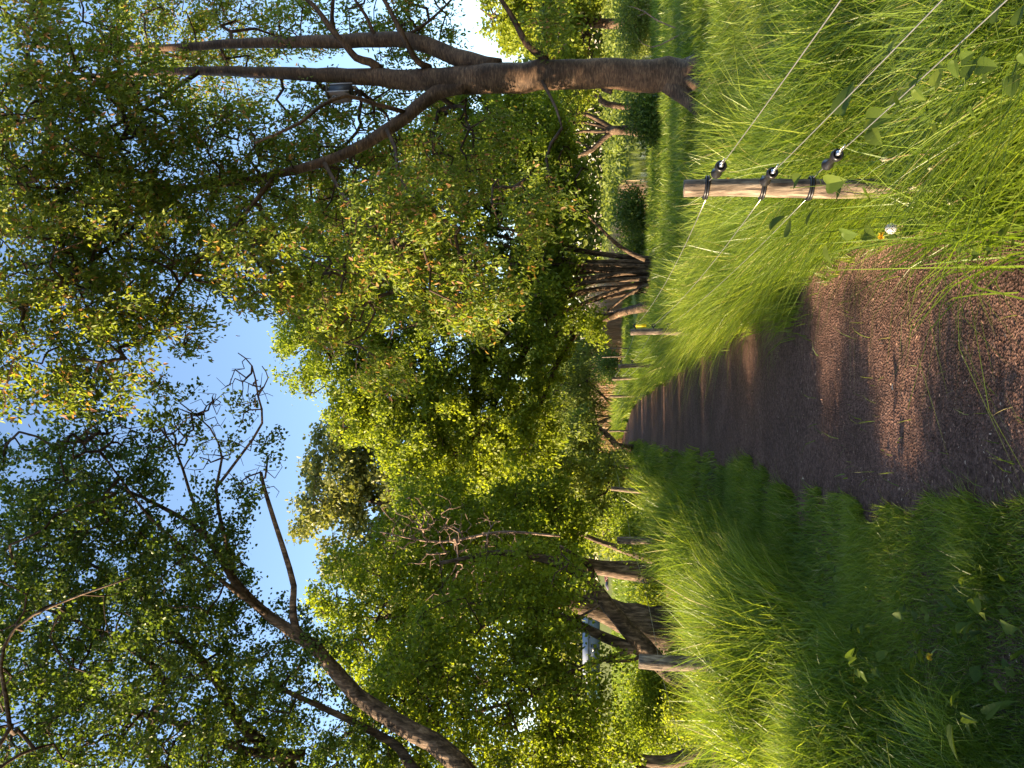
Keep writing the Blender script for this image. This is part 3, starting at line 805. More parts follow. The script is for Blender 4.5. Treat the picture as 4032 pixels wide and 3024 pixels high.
# dead grey branches tangled in the crown above
def dead_tangle():
    gr = np.random.default_rng(5)
    root = empty("dead_branch_tangle", tuple(P(228, 560, 13.6)), "tangle of bare greyish pink dead branches caught in the leaves left of the path", "dead branches")
    bl = [(228, 450, 13.6, 42, 70, .5), (205, 500, 13.6, 34, 40, .4), (250, 420, 13.6, 28, 45, .4), (160, 470, 13.4, 26, 50, .3)]
    c = catmull(np.array([[*P(232, 560, 13.6), .02], [*P(236, 500, 13.6), .025], [*P(226, 440, 13.6), .02], [*P(236, 380, 13.6), .01]]), .2)
    b = MB(); b.tube(c[:, :3], c[:, 3], 7, True, rough=.1)
    Pn, pa, tips = grow(c[:, :3], [-1] * len(c), ell(bl, 480, gr), .13, .22, 0, gr)
    ch = np.arange(len(c), len(Pn))
    cnt = np.zeros(len(Pn)); cnt[tips] = 1
    for k in range(len(Pn) - 1, len(c) - 1, -1): cnt[pa[k]] += max(cnt[k], 1)
    r = np.minimum(.0042 * np.maximum(cnt, 1) ** .4, .03)
    v, q = prisms(Pn[pa[ch]], Pn[ch], np.minimum(r[pa[ch]], r[ch] * 1.5), r[ch], 4)
    b.add(v, q)
    b.build("branches", M['dead_twig'], root)
dead_tangle()

dD = 20.0; vD = on_ground(208, dD)
ltree("slender_leaning_tree", "slender tree leaning right beside the second left fence post with a pale thin offshoot",
      [[(206, vD, 19, 10), (210, 648, 19, 9), (216, 630, 19, 8), (222, 612, 19, 6), (228, 596, 19, 5), (238, 570, 19, 4), (250, 530, 19, 2)],
       [(203, vD, 18.8, 4), (201, 640, 18.8, 3), (202, 620, 18.8, 2.6), (200, 600, 18.8, 2.4), (203, 580, 18.8, 2)]],
      [(245, 560, 19.5, 32, 28, 1.2, 1), (255, 520, 19.5, 30, 40, 1.2, .8)], 220, 11000, .10, .07, 'hazel_leaf', 81, hang=.2, tmean=.5, tipr=.006, sides=9)
dE = 25.0; vE = on_ground(254, dE)
ltree("tilted_grey_willow", "tilted willow with a grey trunk half hidden in leaves behind the third left post",
      [[(250, vE, dE, 12), (254, 625, dE, 11), (258, 612, dE, 10), (264, 595, dE, 9), (272, 575, dE, 7), (282, 545, dE, 5), (290, 500, dE, 3)],
       [(256, 616, dE, 6), (250, 598, dE, 5), (240, 575, dE, 3)]],
      [(285, 545, 25, 42, 38, 2, 1), (270, 590, 25, 40, 18, 1.6, .9), (300, 500, 25, 40, 40, 2, .8), (240, 600, 24, 26, 24, 1.4, 1), (285, 612, 25, 26, 12, 1.2, .8)], 500, 26000, .13, .085, 'willow_leaf', 91, hang=.3, tmean=.45, tipr=.009, sides=10, spread=.35, step=.5)
dF = 12.4; vF = on_ground(20, dF)
ltree("edge_willow", "dark crooked willow trunk at the far left beside the fallen log",
      [[(26, vF, dF, 20), (20, 705, dF, 14), (14, 690, dF, 12), (7, 672, dF, 12), (6, 655, dF, 11), (9, 640, dF, 9), (13, 620, dF, 7), (18, 590, dF, 6), (15, 540, dF, 5), (0, 480, dF, 3)],
       [(7, 660, dF, 8), (-8, 620, dF, 6), (-30, 560, dF, 4)]],
      [(5, 560, 12.4, 50, 60, 1.4, 1), (-30, 480, 12.4, 50, 80, 1.6, 1), (10, 620, 12.2, 35, 14, .8, .5)], 350, 15000, .07, .05, 'hazel_leaf', 101, hang=.35, tmean=.6, droop=.5, spread=.2, sides=12, rough=.2)

# --- further trees
def btree(name, label, d, limbs, blobs, ntips, nl, L, W, mat, seed, **kw):
    u = limbs[0][0][0]
    kw.setdefault('spread', .5); kw.setdefault('step', 1.0); kw.setdefault('tipr', .014); kw.setdefault('sides', 8); kw.setdefault('trunk_step', .8)
    b = P(u, 600, d)
    limbs[0][0] = (u, on_ground(u, d) + 1, d, limbs[0][0][3])
    return tree(name, label, (b[0], d, float(gh(b[0], d))), limbs, blobs, ntips, LN(nl), L, W, mat, seed=seed, **kw)

btree("tall_oak", "tall rounded oak rising into the sky behind the other trees left of centre", 42,
      [[(240, 0, 42, 16), (242, 560, 42, 13), (246, 480, 42, 10), (256, 420, 42, 7), (270, 360, 42, 4), (285, 320, 42, 2)], [(244, 520, 42, 8), (290, 450, 42, 6), (320, 390, 42, 4), (340, 350, 42, 2)], [(244, 540, 42, 8), (200, 460, 42, 6), (160, 420, 42, 3)]],
      [(300, 345, 42, 48, 48, 3, 1), (255, 330, 42, 38, 36, 3, .9), (215, 370, 42, 45, 45, 3, .9), (345, 365, 42, 36, 40, 3, .9), (270, 420, 42, 75, 60, 3.5, .9), (180, 420, 42, 50, 50, 3, .7), (330, 440, 42, 50, 50, 3, .8), (250, 490, 42, 80, 40, 3, .7), (140, 400, 42, 34, 40, 3, .6), (100, 430, 42, 30, 40, 2, .6), (225, 520, 42, 90, 40, 3, .7)],
      1300, 62000, .27, .19, 'far_leaf', 111, tmean=.5, spread=.65)
btree("sunlit_back_tree", "bright yellow-green tree in the far right background behind the cherry", 38,
      [[(745, 0, 38, 10), (745, 590, 38, 9), (748, 540, 38, 7), (752, 490, 38, 4)]],
      [(735, 560, 38, 55, 40, 3, 1), (755, 520, 38, 40, 42, 2.5, 1), (700, 580, 37, 34, 22, 2, .8), (790, 540, 38, 50, 60, 2, .8), (760, 590, 37, 30, 16, 2, .6)], 500, 26000, .20, .14, 'yellow_leaf', 121, tmean=.6)
btree("pollard_willow", "pollarded willow with five thick bare limbs rising from a squat trunk by the pond", 46,
      [[(638, 0, 36, 11), (638, 620, 36, 9), (637, 612, 36, 9), (636, 606, 36, 6)],
       [(638, 614, 36, 6), (645, 602, 36, 6), (652, 590, 36, 5), (654, 578, 36, 4), (653, 560, 36, 2)],
       [(637, 612, 36, 5), (642, 598, 36, 4), (646, 580, 36, 3), (647, 560, 36, 2)],
       [(637, 610, 36, 5), (636, 598, 36, 4), (637, 584, 36, 3), (632, 565, 36, 2)],
       [(636, 612, 36, 6), (628, 602, 36, 5), (618, 592, 36, 5), (611, 576, 36, 4), (604, 560, 36, 2)],
       [(618, 593, 36, 3), (626, 578, 36, 2.4), (628, 565, 36, 2)]],
      [(650, 560, 36, 30, 22, 1.5, 1), (615, 555, 36, 30, 22, 1.5, 1), (660, 585, 36, 12, 12, 1, .4)], 260, 6500, .13, .08, 'yellow_leaf', 131, tmean=.4, step=.5)
btree("twin_pond_tree", "small tree with two pale slanting stems beside the cherry trunk on the far bank", 50,
      [[(660, 0, 48, 6), (664, 606, 48, 6), (672, 598, 48, 5), (678, 585, 48, 4)], [(676, 612, 48, 6), (680, 600, 48, 5), (679, 585, 48, 4)]],
      [(672, 570, 48, 26, 16, 2, 1)], 90, 3500, .18, .12, 'willow_leaf', 141, tmean=.5)
btree("feathery_willow", "feathery pale willow with bare dark stems at its foot where the path disappears", 50,
      [[(352, 0, 50, 4), (350, 612, 50, 3), (346, 600, 50, 3), (338, 585, 50, 3), (330, 560, 50, 2)], [(352, 622, 50, 3), (358, 608, 50, 2.5), (366, 594, 50, 2), (376, 570, 50, 1.5)], [(354, 622, 50, 3), (362, 612, 50, 2), (374, 602, 50, 2), (390, 585, 50, 1.5)],
       [(350, 622, 50, 3), (342, 612, 50, 2.5), (332, 600, 50, 2), (318, 580, 50, 1.5)], [(352, 618, 50, 2), (352, 600, 50, 2), (356, 570, 50, 1.5)], [(340, 620, 50, 2), (346, 606, 50, 1.6), (343, 590, 50, 1.5)], [(366, 620, 50, 2), (370, 606, 50, 1.6), (380, 592, 50, 1.5)]],
      [(345, 565, 50, 45, 28, 3, 1), (395, 575, 50, 36, 24, 2.5, .9), (420, 588, 50, 20, 16, 2, .6), (310, 575, 50, 30, 25, 2.5, .9), (350, 590, 50, 40, 9, 2, .5)], 600, 26000, .22, .06, 'willow_leaf', 151, tmean=.45, hang=.8, droop=1.2, jit=.15)
btree("slanting_dark_tree", "dark slanting trunk rising to the right above the path's far end", 34,
      [[(318, 0, 33, 7), (322, 618, 33, 6), (328, 612, 33, 6), (336, 604, 33, 5), (345, 592, 33, 3), (350, 575, 33, 2)], [(316, 622, 33, 4), (312, 605, 33, 3), (306, 590, 33, 2)]],
      [(330, 580, 33, 30, 18, 2, 1), (300, 590, 33, 25, 20, 2, 1)], 200, 9000, .17, .09, 'willow_leaf', 161, tmean=.4)

# hedge-like wood closing the horizon
def treeline(name, label, xa, xb, ya, yb, h0, h1, n, L, mat, seed, cat="wood"):
    gr = np.random.default_rng(seed)
    x = gr.uniform(xa, xb, n); y = gr.uniform(ya, yb, n)
    top = h0 + (h1 - h0) * (.55 * vnoise(x, y * 0 + 3, .09, seed) + .45 * vnoise(x, y * 0, .35, seed + 1))
    z = gh(x, y) + top * gr.random(n) ** .75
    c = np.stack([x, y, z], 1) + gr.normal(0, .3, (n, 3))
    a = unit(gr.normal(0, 1, (n, 3)) + [0, 0, -.2]); nn = gr.normal(0, 1, (n, 3)) + [-.3, -.4, .3]
    s = unit(np.cross(a, nn)); nn = np.cross(s, a)
    t = np.clip(.45 + .5 * (vnoise(x, z, .5, seed + 4) - .5) + gr.normal(0, .15, n), 0, 1)
    v, q, tt = kites(c, a, s, nn, gr.uniform(.6, 1.2, n) * L, gr.uniform(.5, .9, n) * L * .8, .1, t)
    o = mesh_np(name, v, q, M[mat], tint=tt)
    return tag(o, label, cat, kind="stuff")
treeline("far_wood", "far line of pale green trees closing off the meadow on the left", -160, -8, 150, 164, 8, 17, 42000, 1.1, 'far_leaf', 7)
treeline("background_wood", "green wood behind the reeds and the pond on the right", -14, 90, 92, 104, 9, 15, 48000, .8, 'willow_leaf', 8)

treeline("far_sedge", "low rough sedge and scrub on the far side of the pond", -14, 62, 60, 92, .3, 1.8, 26000, .5, 'willow_leaf', 9, 'sedge')
# --- bushes
def bush(label, U, V0, V1, d, rU, nl, L, W, mat, seed, rD=None, tm=.45, group=None, hang=0):
    b = P(U, 600, d); gz = float(gh(b[0], d))
    root = empty("bush", (b[0], d, gz), label, "bush", group)
    gr = np.random.default_rng(seed)
    vg = on_ground(U, d)
    stems = MB(); init = []
    for k in range(6):
        u2 = U + gr.uniform(-.6, .6) * rU
        pts = np.array([P(U + gr.normal(0, 2), vg, d), P((U + u2) / 2, (vg + V0) / 2 + 3, d), P(u2, V0 + (vg - V0) * .25, d)])
        c = catmull(pts, .15); stems.tube(c, np.linspace(.02, .005, len(c)), 5); init += list(c[len(c) // 4:])
    rD = rD or rU * d / F
    vm = (V0 + V1) / 2
    tg = ell([(U, vm, d, rU, (V1 - V0) / 2, rD, 1), (U - rU * .4, vm + (V1 - V0) * .15, d - rD * .3, rU * .7, (V1 - V0) * .35, rD * .8, .8), (U + rU * .45, vm + (V1 - V0) * .1, d, rU * .6, (V1 - V0) * .3, rD * .7, .7)], 130, gr)
    Pn, pa, tips = grow(np.array(init), [-1] * len(init), tg, .12 * d / 10, .12, 0, gr)
    ch = np.arange(len(init), len(Pn))
    v, q = prisms(Pn[pa[ch]], Pn[ch], np.full(len(ch), .004 * d / 12), np.full(len(ch), .003 * d / 12), 3)
    stems.add(v, q)
    stems.build("stems", M['twig'], root)
    pk = gr.integers(0, len(ch), nl)
    c = Pn[ch][pk] + gr.normal(0, .05 + .006 * d, (nl, 3))
    c[:, 2] = np.maximum(c[:, 2], gz + .02)
    a = unit(gr.normal(0, .7, (nl, 3)) + [0, 0, -.15]); nn = gr.normal(0, .7, (nl, 3)) + [-.3, -.1, .3]
    s = unit(np.cross(a, nn)); nn = np.cross(s, a)
    t = np.clip(tm + gr.normal(0, .18, nl), 0, 1)
    v, q, tt = kites(c, a, s, nn, gr.uniform(.6, 1.1, nl) * L, gr.uniform(.6, 1.1, nl) * W, .1, t)
    mesh_np("foliage", v, q, M[mat], root, tint=tt)
bush("round green bush behind the nearest left fence post in front of the field", 84, 628, 688, 14, 24, 9000, .06, .04, 'hazel_leaf', 1, tm=.55)
bush("sprawling leafy bush at the far left below the hanging branches", 40, 618, 700, 13.4, 26, 9000, .06, .04, 'hazel_leaf', 2, tm=.5)
bush("low yellowish bush sprouting beside the fallen log", 52, 668, 706, 11.6, 13, 2600, .06, .04, 'yellow_leaf', 3, tm=.6)
bush("bush between the thick trunk and the twin-trunked willow", 168, 640, 668, 18, 18, 3500, .07, .05, 'yellow_leaf', 4)
bush("small bush between the second and third left fence posts", 252, 612, 652, 20, 18, 5000, .08, .05, 'hazel_leaf', 5, tm=.5)
bush("leafy bush right behind the second left fence post", 232, 622, 662, 16, 15, 4500, .07, .05, 'hazel_leaf', 6, tm=.55)
bush("dark green bush left of the cherry trunk on the near bank", 652, 628, 668, 20, 22, 6500, .09, .06, 'maple_leaf', 7, tm=.3)
bush("low dark bush between the multi-stemmed tree and the pond", 556, 618, 645, 26, 20, 5000, .10, .07, 'maple_leaf', 8, tm=.35)
bush("wide low shrub at the near pond edge beside the reeds", 520, 622, 648, 28, 22, 4500, .10, .07, 'maple_leaf', 9, tm=.4)
bush("bright shrub at the right picture edge behind the dry sticks", 748, 618, 652, 24, 30, 6500, .09, .06, 'willow_leaf', 10, tm=.5)
bush("small bush beyond the third right fence post, before the reeds", 402, 600, 620, 44, 12, 2500, .16, .10, 'maple_leaf', 11, tm=.3)
bush("small round bush on the left verge near the path's far end", 300, 606, 632, 30, 14, 3500, .12, .07, 'willow_leaf', 12, tm=.5)

for k, (bx, by, sd) in enumerate([(-4.7, .4, 41), (-4.6, 2.3, 42), (-4.8, 4.3, 43)]):  # bushes added out of view beyond the left fence to shade the near path
    gp = P(384 + bx / by * F * .9935, 600, by) if by > 2 else np.array([bx, by, 0])
    Ub = 384 + bx / by * F * (math.cos(PITCH))
    vg_ = on_ground(Ub, by)
    if by > 2: bush("%s waist-high leafy clump added outside the picture on the left to shade the path" % ("near", "nearer", "farther")[k], Ub, vg_ - .95 * F / by, vg_ - .1 * F / by, by, .8 * F / by, 9000, .07, .045, 'hazel_leaf', sd, rD=.75)
# --- reeds
N = 7500
x = rng.uniform(-8, 13, N); y = 53 - .40 * x + 5 * rng.random(N) ** 1.5
lean = rng.normal(0, .07, (N, 2)); h = (2.35 + .7 * vnoise(x, y, .35, 61)) * rng.uniform(.75, 1.08, N)
h = h * (1 - .45 * smooth(7, 13, x))
v, q, tr, tt = blades(x, y, h, np.full(N, .045), lean, 2, np.clip(.5 + rng.normal(0, .2, N) + .4 * (vnoise(x, y, 1.2, 62) - .5), 0, 1))
o = mesh_np("reed_bed", v, [q, tr], M['reed'], tint=tt)
tag(o, "bed of dry pinkish beige reeds standing beyond the fence", "reeds", kind="stuff")

# --- pond
m, nt, out = new_mat("pond_water")
b = nt.nodes.new("ShaderNodeBsdfPrincipled"); b.inputs["Base Color"].default_value = (.03, .035, .02, 1)
b.inputs["Roughness"].default_value = .06; b.inputs["Specular IOR Level"].default_value = .6
tc = nt.nodes.new("ShaderNodeTexCoord"); nz = nt.nodes.new("ShaderNodeTexNoise"); nz.inputs["Scale"].default_value = 1.2
nt.links.new(tc.outputs["Object"], nz.inputs["Vector"])
bp = nt.nodes.new("ShaderNodeBump"); bp.inputs["Strength"].default_value = .12; bp.inputs["Distance"].default_value = .05
nt.links.new(nz.outputs[0], bp.inputs["Height"]); nt.links.new(bp.outputs[0], b.inputs["Normal"])
nt.links.new(b.outputs[0], out.inputs[0])
xs2 = np.linspace(2, 66, 30); ys2 = np.linspace(20, 80, 30)
gv, gq = grid_mesh(xs2, ys2, lambda X, Y: np.full_like(X, -.58))
o = mesh_np("pond", gv, gq, m)
tag(o, "still pond with soft reflections beyond the grass on the right", "pond", kind="structure")

# ------------------------------------------------------------------ fences
def post(U, d, topV, dia, label, group, lean=(0, 0), seed=1, ties=(), side=1):
    b = P(U, 600, d)
    z0 = float(gh(b[0], d))
    zt = P(U, topV, d)[2]
    root = empty("fence_post", (b[0], d, z0), label, "fence post", group)
    mb = MB(); gr = np.random.default_rng(seed)
    H = zt - z0
    n = 26
    t = np.linspace(-.15, 1, n)
    pts = np.stack([b[0] + lean[0] * t * H + .012 * np.sin(t * 5 + seed), np.full(n, d) + lean[1] * t * H, z0 + t * H], 1)
    pts[-1, 0] += 0.0
    rad = dia / 2 * (1.04 - .08 * np.clip(t, 0, 1)) * (1 + .03 * np.sin(t * 9 + seed))
    mb.tube(pts, rad, 18, True, rough=.07, seed=seed)
    mb.build("post_wood", M['post'], root, sm=False)
    for zz in ties:
        tt = (zz - z0) / H
        c = np.array([b[0] + lean[0] * tt * H + .012 * math.sin(tt * 5 + seed), d + lean[1] * tt * H, zz])
        k = MB()
        for dz in (-.005, .005):
            ang = np.linspace(0, 2 * math.pi, 25)
            ring = np.stack([c[0] + (dia / 2 * 1.06 + .006) * np.cos(ang), c[1] + (dia / 2 * 1.06 + .006) * np.sin(ang), c[2] + dz + .005 * np.cos(ang + seed)], 1)
            k.tube(ring, .0055, 6, False)
        k.build("wire_tie", M['rubber'], root, sm=True)
    return b[0], d

right_posts = [(574.5, 3.2, 684, .075), (435, 9.6, 630.5, .085), (402, 16, 618, .09), (389.5, 22.4, 612, .09), (372, 29, 610, .10)]
left_posts = [(108, 6.3, 639, .125), (231, 12.5, 617, .125), (277, 19, 611, .12), (302, 25.8, 611, .11), (315.5, 33, 611, .11), (337, 42, 609, .11)]
names_r = ["grey weathered fence post with black wire ties, nearest one right of the path",
           "sunlit tan fence post with a yellow tag beside it, second post right of the path",
           "third fence post on the right side of the path, in front of the reeds",
           "fourth fence post on the right side of the path, thin and pale",
           "thin pale fence post standing farthest along the right verge where the path turns"]
names_l = ["thick grey fence post in front of the leaning willow, nearest one left of the path",
           "slightly bent fence post in sunlit grass left of the path, second from the camera",
           "third fence post left of the path, dark and slightly curved",
           "fourth fence post left of the path, pale with leaves behind",
           "fifth fence post left of the path, small and bright",
           "tiny farthest fence post left of the path by the feathery willow"]
for k, ((U, d, tv, dia), lb) in enumerate(zip(right_posts, names_r)):
    post(U, d, tv, dia, lb, "fence posts along the right side of the path", seed=k + 3, ties=(1.155, .925, .735) if k == 0 else ())
for k, ((U, d, tv, dia), lb) in enumerate(zip(left_posts, names_l)):
    post(U, d, tv, dia, lb, "fence posts along the left side of the path", lean=((.012, 0), (-.04, 0), (.05, 0), (-.02, 0), (0, 0), (0, 0))[k], seed=k + 13)
# thin stakes of another fence before the reeds
for k, (U, d, tv, lb) in enumerate([(419.5, 34, 604, "thin dark stake of the far cross fence, just left of the reeds' middle"), (411, 40, 602, "thinnest pale stake of the far cross fence, left of the dark stake"), (455, 36, 605, "leaning twiggy stake in front of the reeds under the hanging branches")]):
    post(U, d, tv, .055, lb, "stakes of the far fence", seed=k + 30, lean=((0, 0), (0, 0), (.05, 0))[k])

def sag(a, b, n=24, s=.02):
    a = np.asarray(a, float); b = np.asarray(b, float)
    t = np.linspace(0, 1, n)
    p = a + (b - a) * t[:, None]; p[:, 2] -= s * 4 * t * (1 - t)
    return p

def insulator(c, dirv, label):
    """black strain insulator: two flanges, a waist, a wire eye"""
    root = empty("insulator", tuple(c), label, "insulator", "black insulators on the right fence wires")
    dirv = np.asarray(dirv, float); dirv /= np.linalg.norm(dirv)
    prof = [(-.048, .006), (-.046, .016), (-.034, .024), (-.028, .024), (-.020, .014), (0, .0135), (.016, .014), (.022, .022), (.030, .025), (.038, .0245), (.042, .018), (.030, .012), (.028, .004)]
    pts = np.array([c + dirv * a * 1.7 for a, _ in prof]); rad = [r * .85 for _, r in prof]
    # ring sweep with fixed frame
    ref = np.array([0, 0, 1.]); A = np.cross(dirv, ref); A /= np.linalg.norm(A); B = np.cross(A, dirv)
    NN = 20; ang = np.arange(NN) / NN * 2 * math.pi
    v = np.concatenate([p + (np.cos(ang)[:, None] * A + np.sin(ang)[:, None] * B) * r for p, r in zip(pts, rad)])
    n = len(pts)
    i0 = (np.arange(n - 1)[:, None] * NN + np.arange(NN)).ravel(); i1 = (np.arange(n - 1)[:, None] * NN + (np.arange(NN) + 1) % NN).ravel()
    mb = MB(); mb.add(v, np.stack([i0, i1, i1 + NN, i0 + NN], 1))
    mb.build("insulator_body", M['rubber'], root, sm=True)
    e = MB()
    e.box(c + dirv * .072 + B * .002, .013, .013, .034, np.stack([A, B, dirv], 1))
    e.tube(np.stack([c + dirv * .08, c + dirv * .095, c + dirv * .11 + B * .004]), .003, 6)
    for k in range(4):
        a0 = k * 1.6
        e.tube(np.stack([c + dirv * (.10 + .012 * k) + A * .007 * math.cos(a0), c + dirv * (.108 + .012 * k) + B * .007, c + dirv * (.114 + .012 * k) - A * .007]), .002, 5)
    e.build("steel_clip", M['steel'], root, sm=True)

p1x, p1y = P(574.5, 600, 3.2)[0], 3.2
ins_pos = [P(598, 718.5, 2.83), P(590.7, 768.5, 2.90), P(608, 832, 2.72)]
ends = [P(768, 828, 1.46), P(768, 930, 1.57), P(768, 995, 1.62)]
wl = ["highest", "middle", "lowest"]
for k in range(3):
    c = ins_pos[k]; e = ends[k]
    dv = e - c
    far = c + dv * 3.4
    insulator(c, dv, ["black two-flanged insulator on the highest wire beside the nearest right post",
                      "black insulator with bright steel clip on the middle wire touching the nearest right post",
                      "black insulator low in the grass on the lowest wire right of the nearest post"][k])
    mb = MB(); u = unit(dv)
    mb.tube(sag(c + u * .08, far, 30, .03), .0014, 6)
    zt = (1.155, .925, .735)[k]
    mb.tube(sag(c - u * .08, (p1x + .03, p1y - .03, zt - .005), 4, 0), .0015, 5)
    # onward to the far posts
    prev = np.array([p1x - .035, p1y + .02, zt])
    for j in range(1, 5):
        U, d, tv, dia = right_posts[j]
        q = P(U, 600, d); q = np.array([q[0] + dia / 2 + .045, d, zt + .03 * j * 0])
        mb.tube(sag(prev, q, 16, .05), .0012 + .0005 * j, 5); prev = q
    o = mb.build("fence_wire", M['wire'])
    tag(o, wl[k] + " galvanised wire of the fence right of the path", "wire", "wires of the right fence")
# screw-in insulators of the further right posts
for j in (1, 2):
    U, d, tv, dia = right_posts[j]
    q = P(U, 600, d)
    for k, zt in enumerate((1.155, .925, .735)):
        root = empty("insulator", (q[0] + dia / 2, d, zt), "small black ring insulator, %s on the %s right fence post" % (wl[k], ("second", "third")[j - 1]), "insulator", "ring insulators on the farther right posts")
        mb = MB(); mb.tube([[q[0] + dia / 2 - .01, d, zt], [q[0] + dia / 2 + .03, d, zt]], .008, 6)
        ang = np.linspace(0, 2 * math.pi, 13)
        mb.tube(np.stack([q[0] + dia / 2 + .048 + .02 * np.cos(ang), np.full(13, d), zt + .02 * np.sin(ang)], 1), .008, 6, False)
        mb.build("ring_insulator", M['rubber'], root)
# yellow tag
a = P(442.5, 641, 9.4)
mb = MB(); mb.box(a, .040, .010, .13, tint=.5)
o = mb.build("yellow_tag", M['yellow'], origin=tuple(a)); tag(o, "small yellow warning tag hanging on the wire beside the second right post", "tag")
# left wires
mbs = [MB(), MB()]
for k, zt in enumerate((1.10, .72)):
    prev = np.array([-2.1, -1.0, zt + .04])
    for j in range(0, 6):
        U, d, tv, dia = left_posts[j]
        q = P(U, 600, d); q = np.array([q[0] - dia / 2, d, zt])
        mbs[k].tube(sag(prev, q, 20, .04), .0012 + .0004 * j, 5); prev = q
    o = mbs[k].build("fence_wire", M['wire'])
    tag(o, ("upper", "lower")[k] + " thin wire of the fence left of the path", "wire", "wires of the left fence")

# ------------------------------------------------------------------ nest box on the cherry
def nest_box():
    c = P(675, 341, 10.55)
    root = empty("nest_box", tuple(c), "dark wooden bird nest box with round entrance hole on the cherry trunk", "nest box")
    f = unit(np.array([-.80, -.60, 0.]))       # front direction
    s = np.array([-f[1], f[0], 0.]) * -1
    up = np.array([0, 0, 1.])
    Rm = np.stack([f, s, up], 1)
    D, W, H = .22, .17, .32
    dark = plain("dark_stained_board", (.022, .024, .034), .5); pale = plain("weathered_box_front", (.17, .135, .115), .7); batt = plain("pale_batten", (.32, .30, .30), .7)
    mb = MB()
    t = .016
    for sg in (1, -1): mb.box(c + s * sg * (W / 2 - t / 2), D, t, H, Rm)
    mb.box(c - f * (D / 2 - t / 2), t - .002, W - 2 * t, H, Rm); mb.box(c - up * (H / 2 - t / 2), D - .04, W - 2 * t, t, Rm)
    mb.build("box_body", dark, root)
    # front with real round hole
    mb = MB(); N = 24; ang = np.arange(N) / N * 2 * math.pi
    hc = c + up * .075; r = .026
    fp = c + f * (D / 2 + .006)
    inn = np.stack([np.cos(ang) * r, np.sin(ang) * r + .075], 1)
    w2 = W / 2 + .004
    out2 = []
    for a in ang:
        dx, dz = math.cos(a), math.sin(a)
        k = min((w2) / max(abs(dx), 1e-6), ((H / 2 - .075) if dz > 0 else (H / 2 + .075)) / max(abs(dz), 1e-6))
        out2.append([dx * k, dz * k + .075])
    out2 = np.array(out2)
    V = [];
    for arr, off in ((inn, 0), (out2, 0), (inn, -.018), (out2, -.018)):
        V.append(fp + s * arr[:, :1] + up * arr[:, 1:] + f * off)
    v = np.concatenate(V); k = np.arange(N); k2 = (k + 1) % N
    q = np.concatenate([np.stack([k, k2, k2 + N, k + N], 1), np.stack([k, k + 2 * N, k2 + 2 * N, k2], 1), np.stack([k + N, k2 + N, k2 + 3 * N, k + 3 * N], 1), np.stack([k + 2 * N, k + 3 * N, k2 + 3 * N, k2 + 2 * N], 1)])
    mb.add(v, q); fr = mb.build("front_board", pale, root)
    mb = MB(); rr = np.stack([fp + f * .004 + s * math.cos(a) * .034 + up * (math.sin(a) * .034 + .075) for a in np.linspace(0, 2 * math.pi, 25)])
    mb.tube(rr, .006, 6, False); mb.build("hole_ring", batt, root)
    mb = MB()
    n2 = unit(f * .25 + up); ff = unit(f - up * .25)
    mb.box(c + up * (H / 2 + .028) + f * .03, D + .12, W + .04, .016, np.stack([ff, s, n2], 1)); mb.build("box_roof", plain("mossy_roof_board", (.075, .065, .04), .8), root)
    mb = MB()
    mb.box(c + s * (-W / 2 - .005) * 1 + f * (D / 2 - .012), .022, .012, H + .01, Rm); mb.box(c + s * (-W / 2 - .005) - f * (D / 2 - .012), .022, .012, H + .03, Rm)
    mb.box(c + s * (W / 2 + .005) + f * (D / 2 - .012), .022, .012, H + .01, Rm); mb.box(c + s * (W / 2 + .005) - f * (D / 2 - .012), .022, .012, H + .03, Rm)
    mb.build("battens", batt, root)
    mb = MB(); mb.box(c - f * (D / 2 + .012), .02, .06, H + .10, Rm); mb.build("hanging_board", batt, root)
nest_box()

# ------------------------------------------------------------------ logs and sticks
def stick(name, pts, r0, r1, mat, label, cat, rough=.12, N=12, seed=3, branches=()):
    p = np.array([P(*q) for q in pts]); c = catmull(p, .12)
    mb = MB(); mb.tube(c, np.linspace(r0, r1, len(c)), N, True, rough=rough, seed=seed)
    for br in branches:
        b = catmull(np.array([P(*q) for q in br]), .08); mb.tube(b, np.linspace(r1 * 1.1, r1 * .4, len(b)), 6, True)
    o = mb.build(name, M[mat], origin=tuple(p[0]), sm=True); tag(o, label, cat)
stick("fallen_log", [(92, 708, 10.9), (70, 712, 10.8), (50, 716, 10.7), (20, 719, 10.6), (-20, 723, 10.5)], .085, .12, 'bark', "dark fallen log lying across the ditch at the far left", "log", .2)
stick("tree_stump", [(172, 672, 15.2), (178, 671, 15.1), (190, 673, 15)], .12, .10, 'bark', "short dark log in the grass right of the thick willow trunk", "log", .2)
stick("dry_stick", [(737, 685, 14), (742, 670, 14), (749, 655, 14), (757, 644, 14)], .012, .010, 'dead_twig', "pale reddish dry stick at the right edge standing in the sunlit grass", "stick", branches=[[(756, 645, 14), (760, 636, 14), (762, 628, 14)], [(755, 646, 14), (752, 638, 14)]])
stick("dry_stick", [(737, 686, 13.5), (729, 672, 13.5), (723, 660, 13.5), (721, 652, 13.5)], .012, .008, 'dead_twig', "curved reddish dry stick in the grass closest to the cherry trunk", "stick", branches=[[(721, 652, 13.5), (724, 643, 13.5), (730, 638, 13.5)]])
for k, (u0, v0, u1, v1) in enumerate([(498, 655, 520, 622)]):
    pass

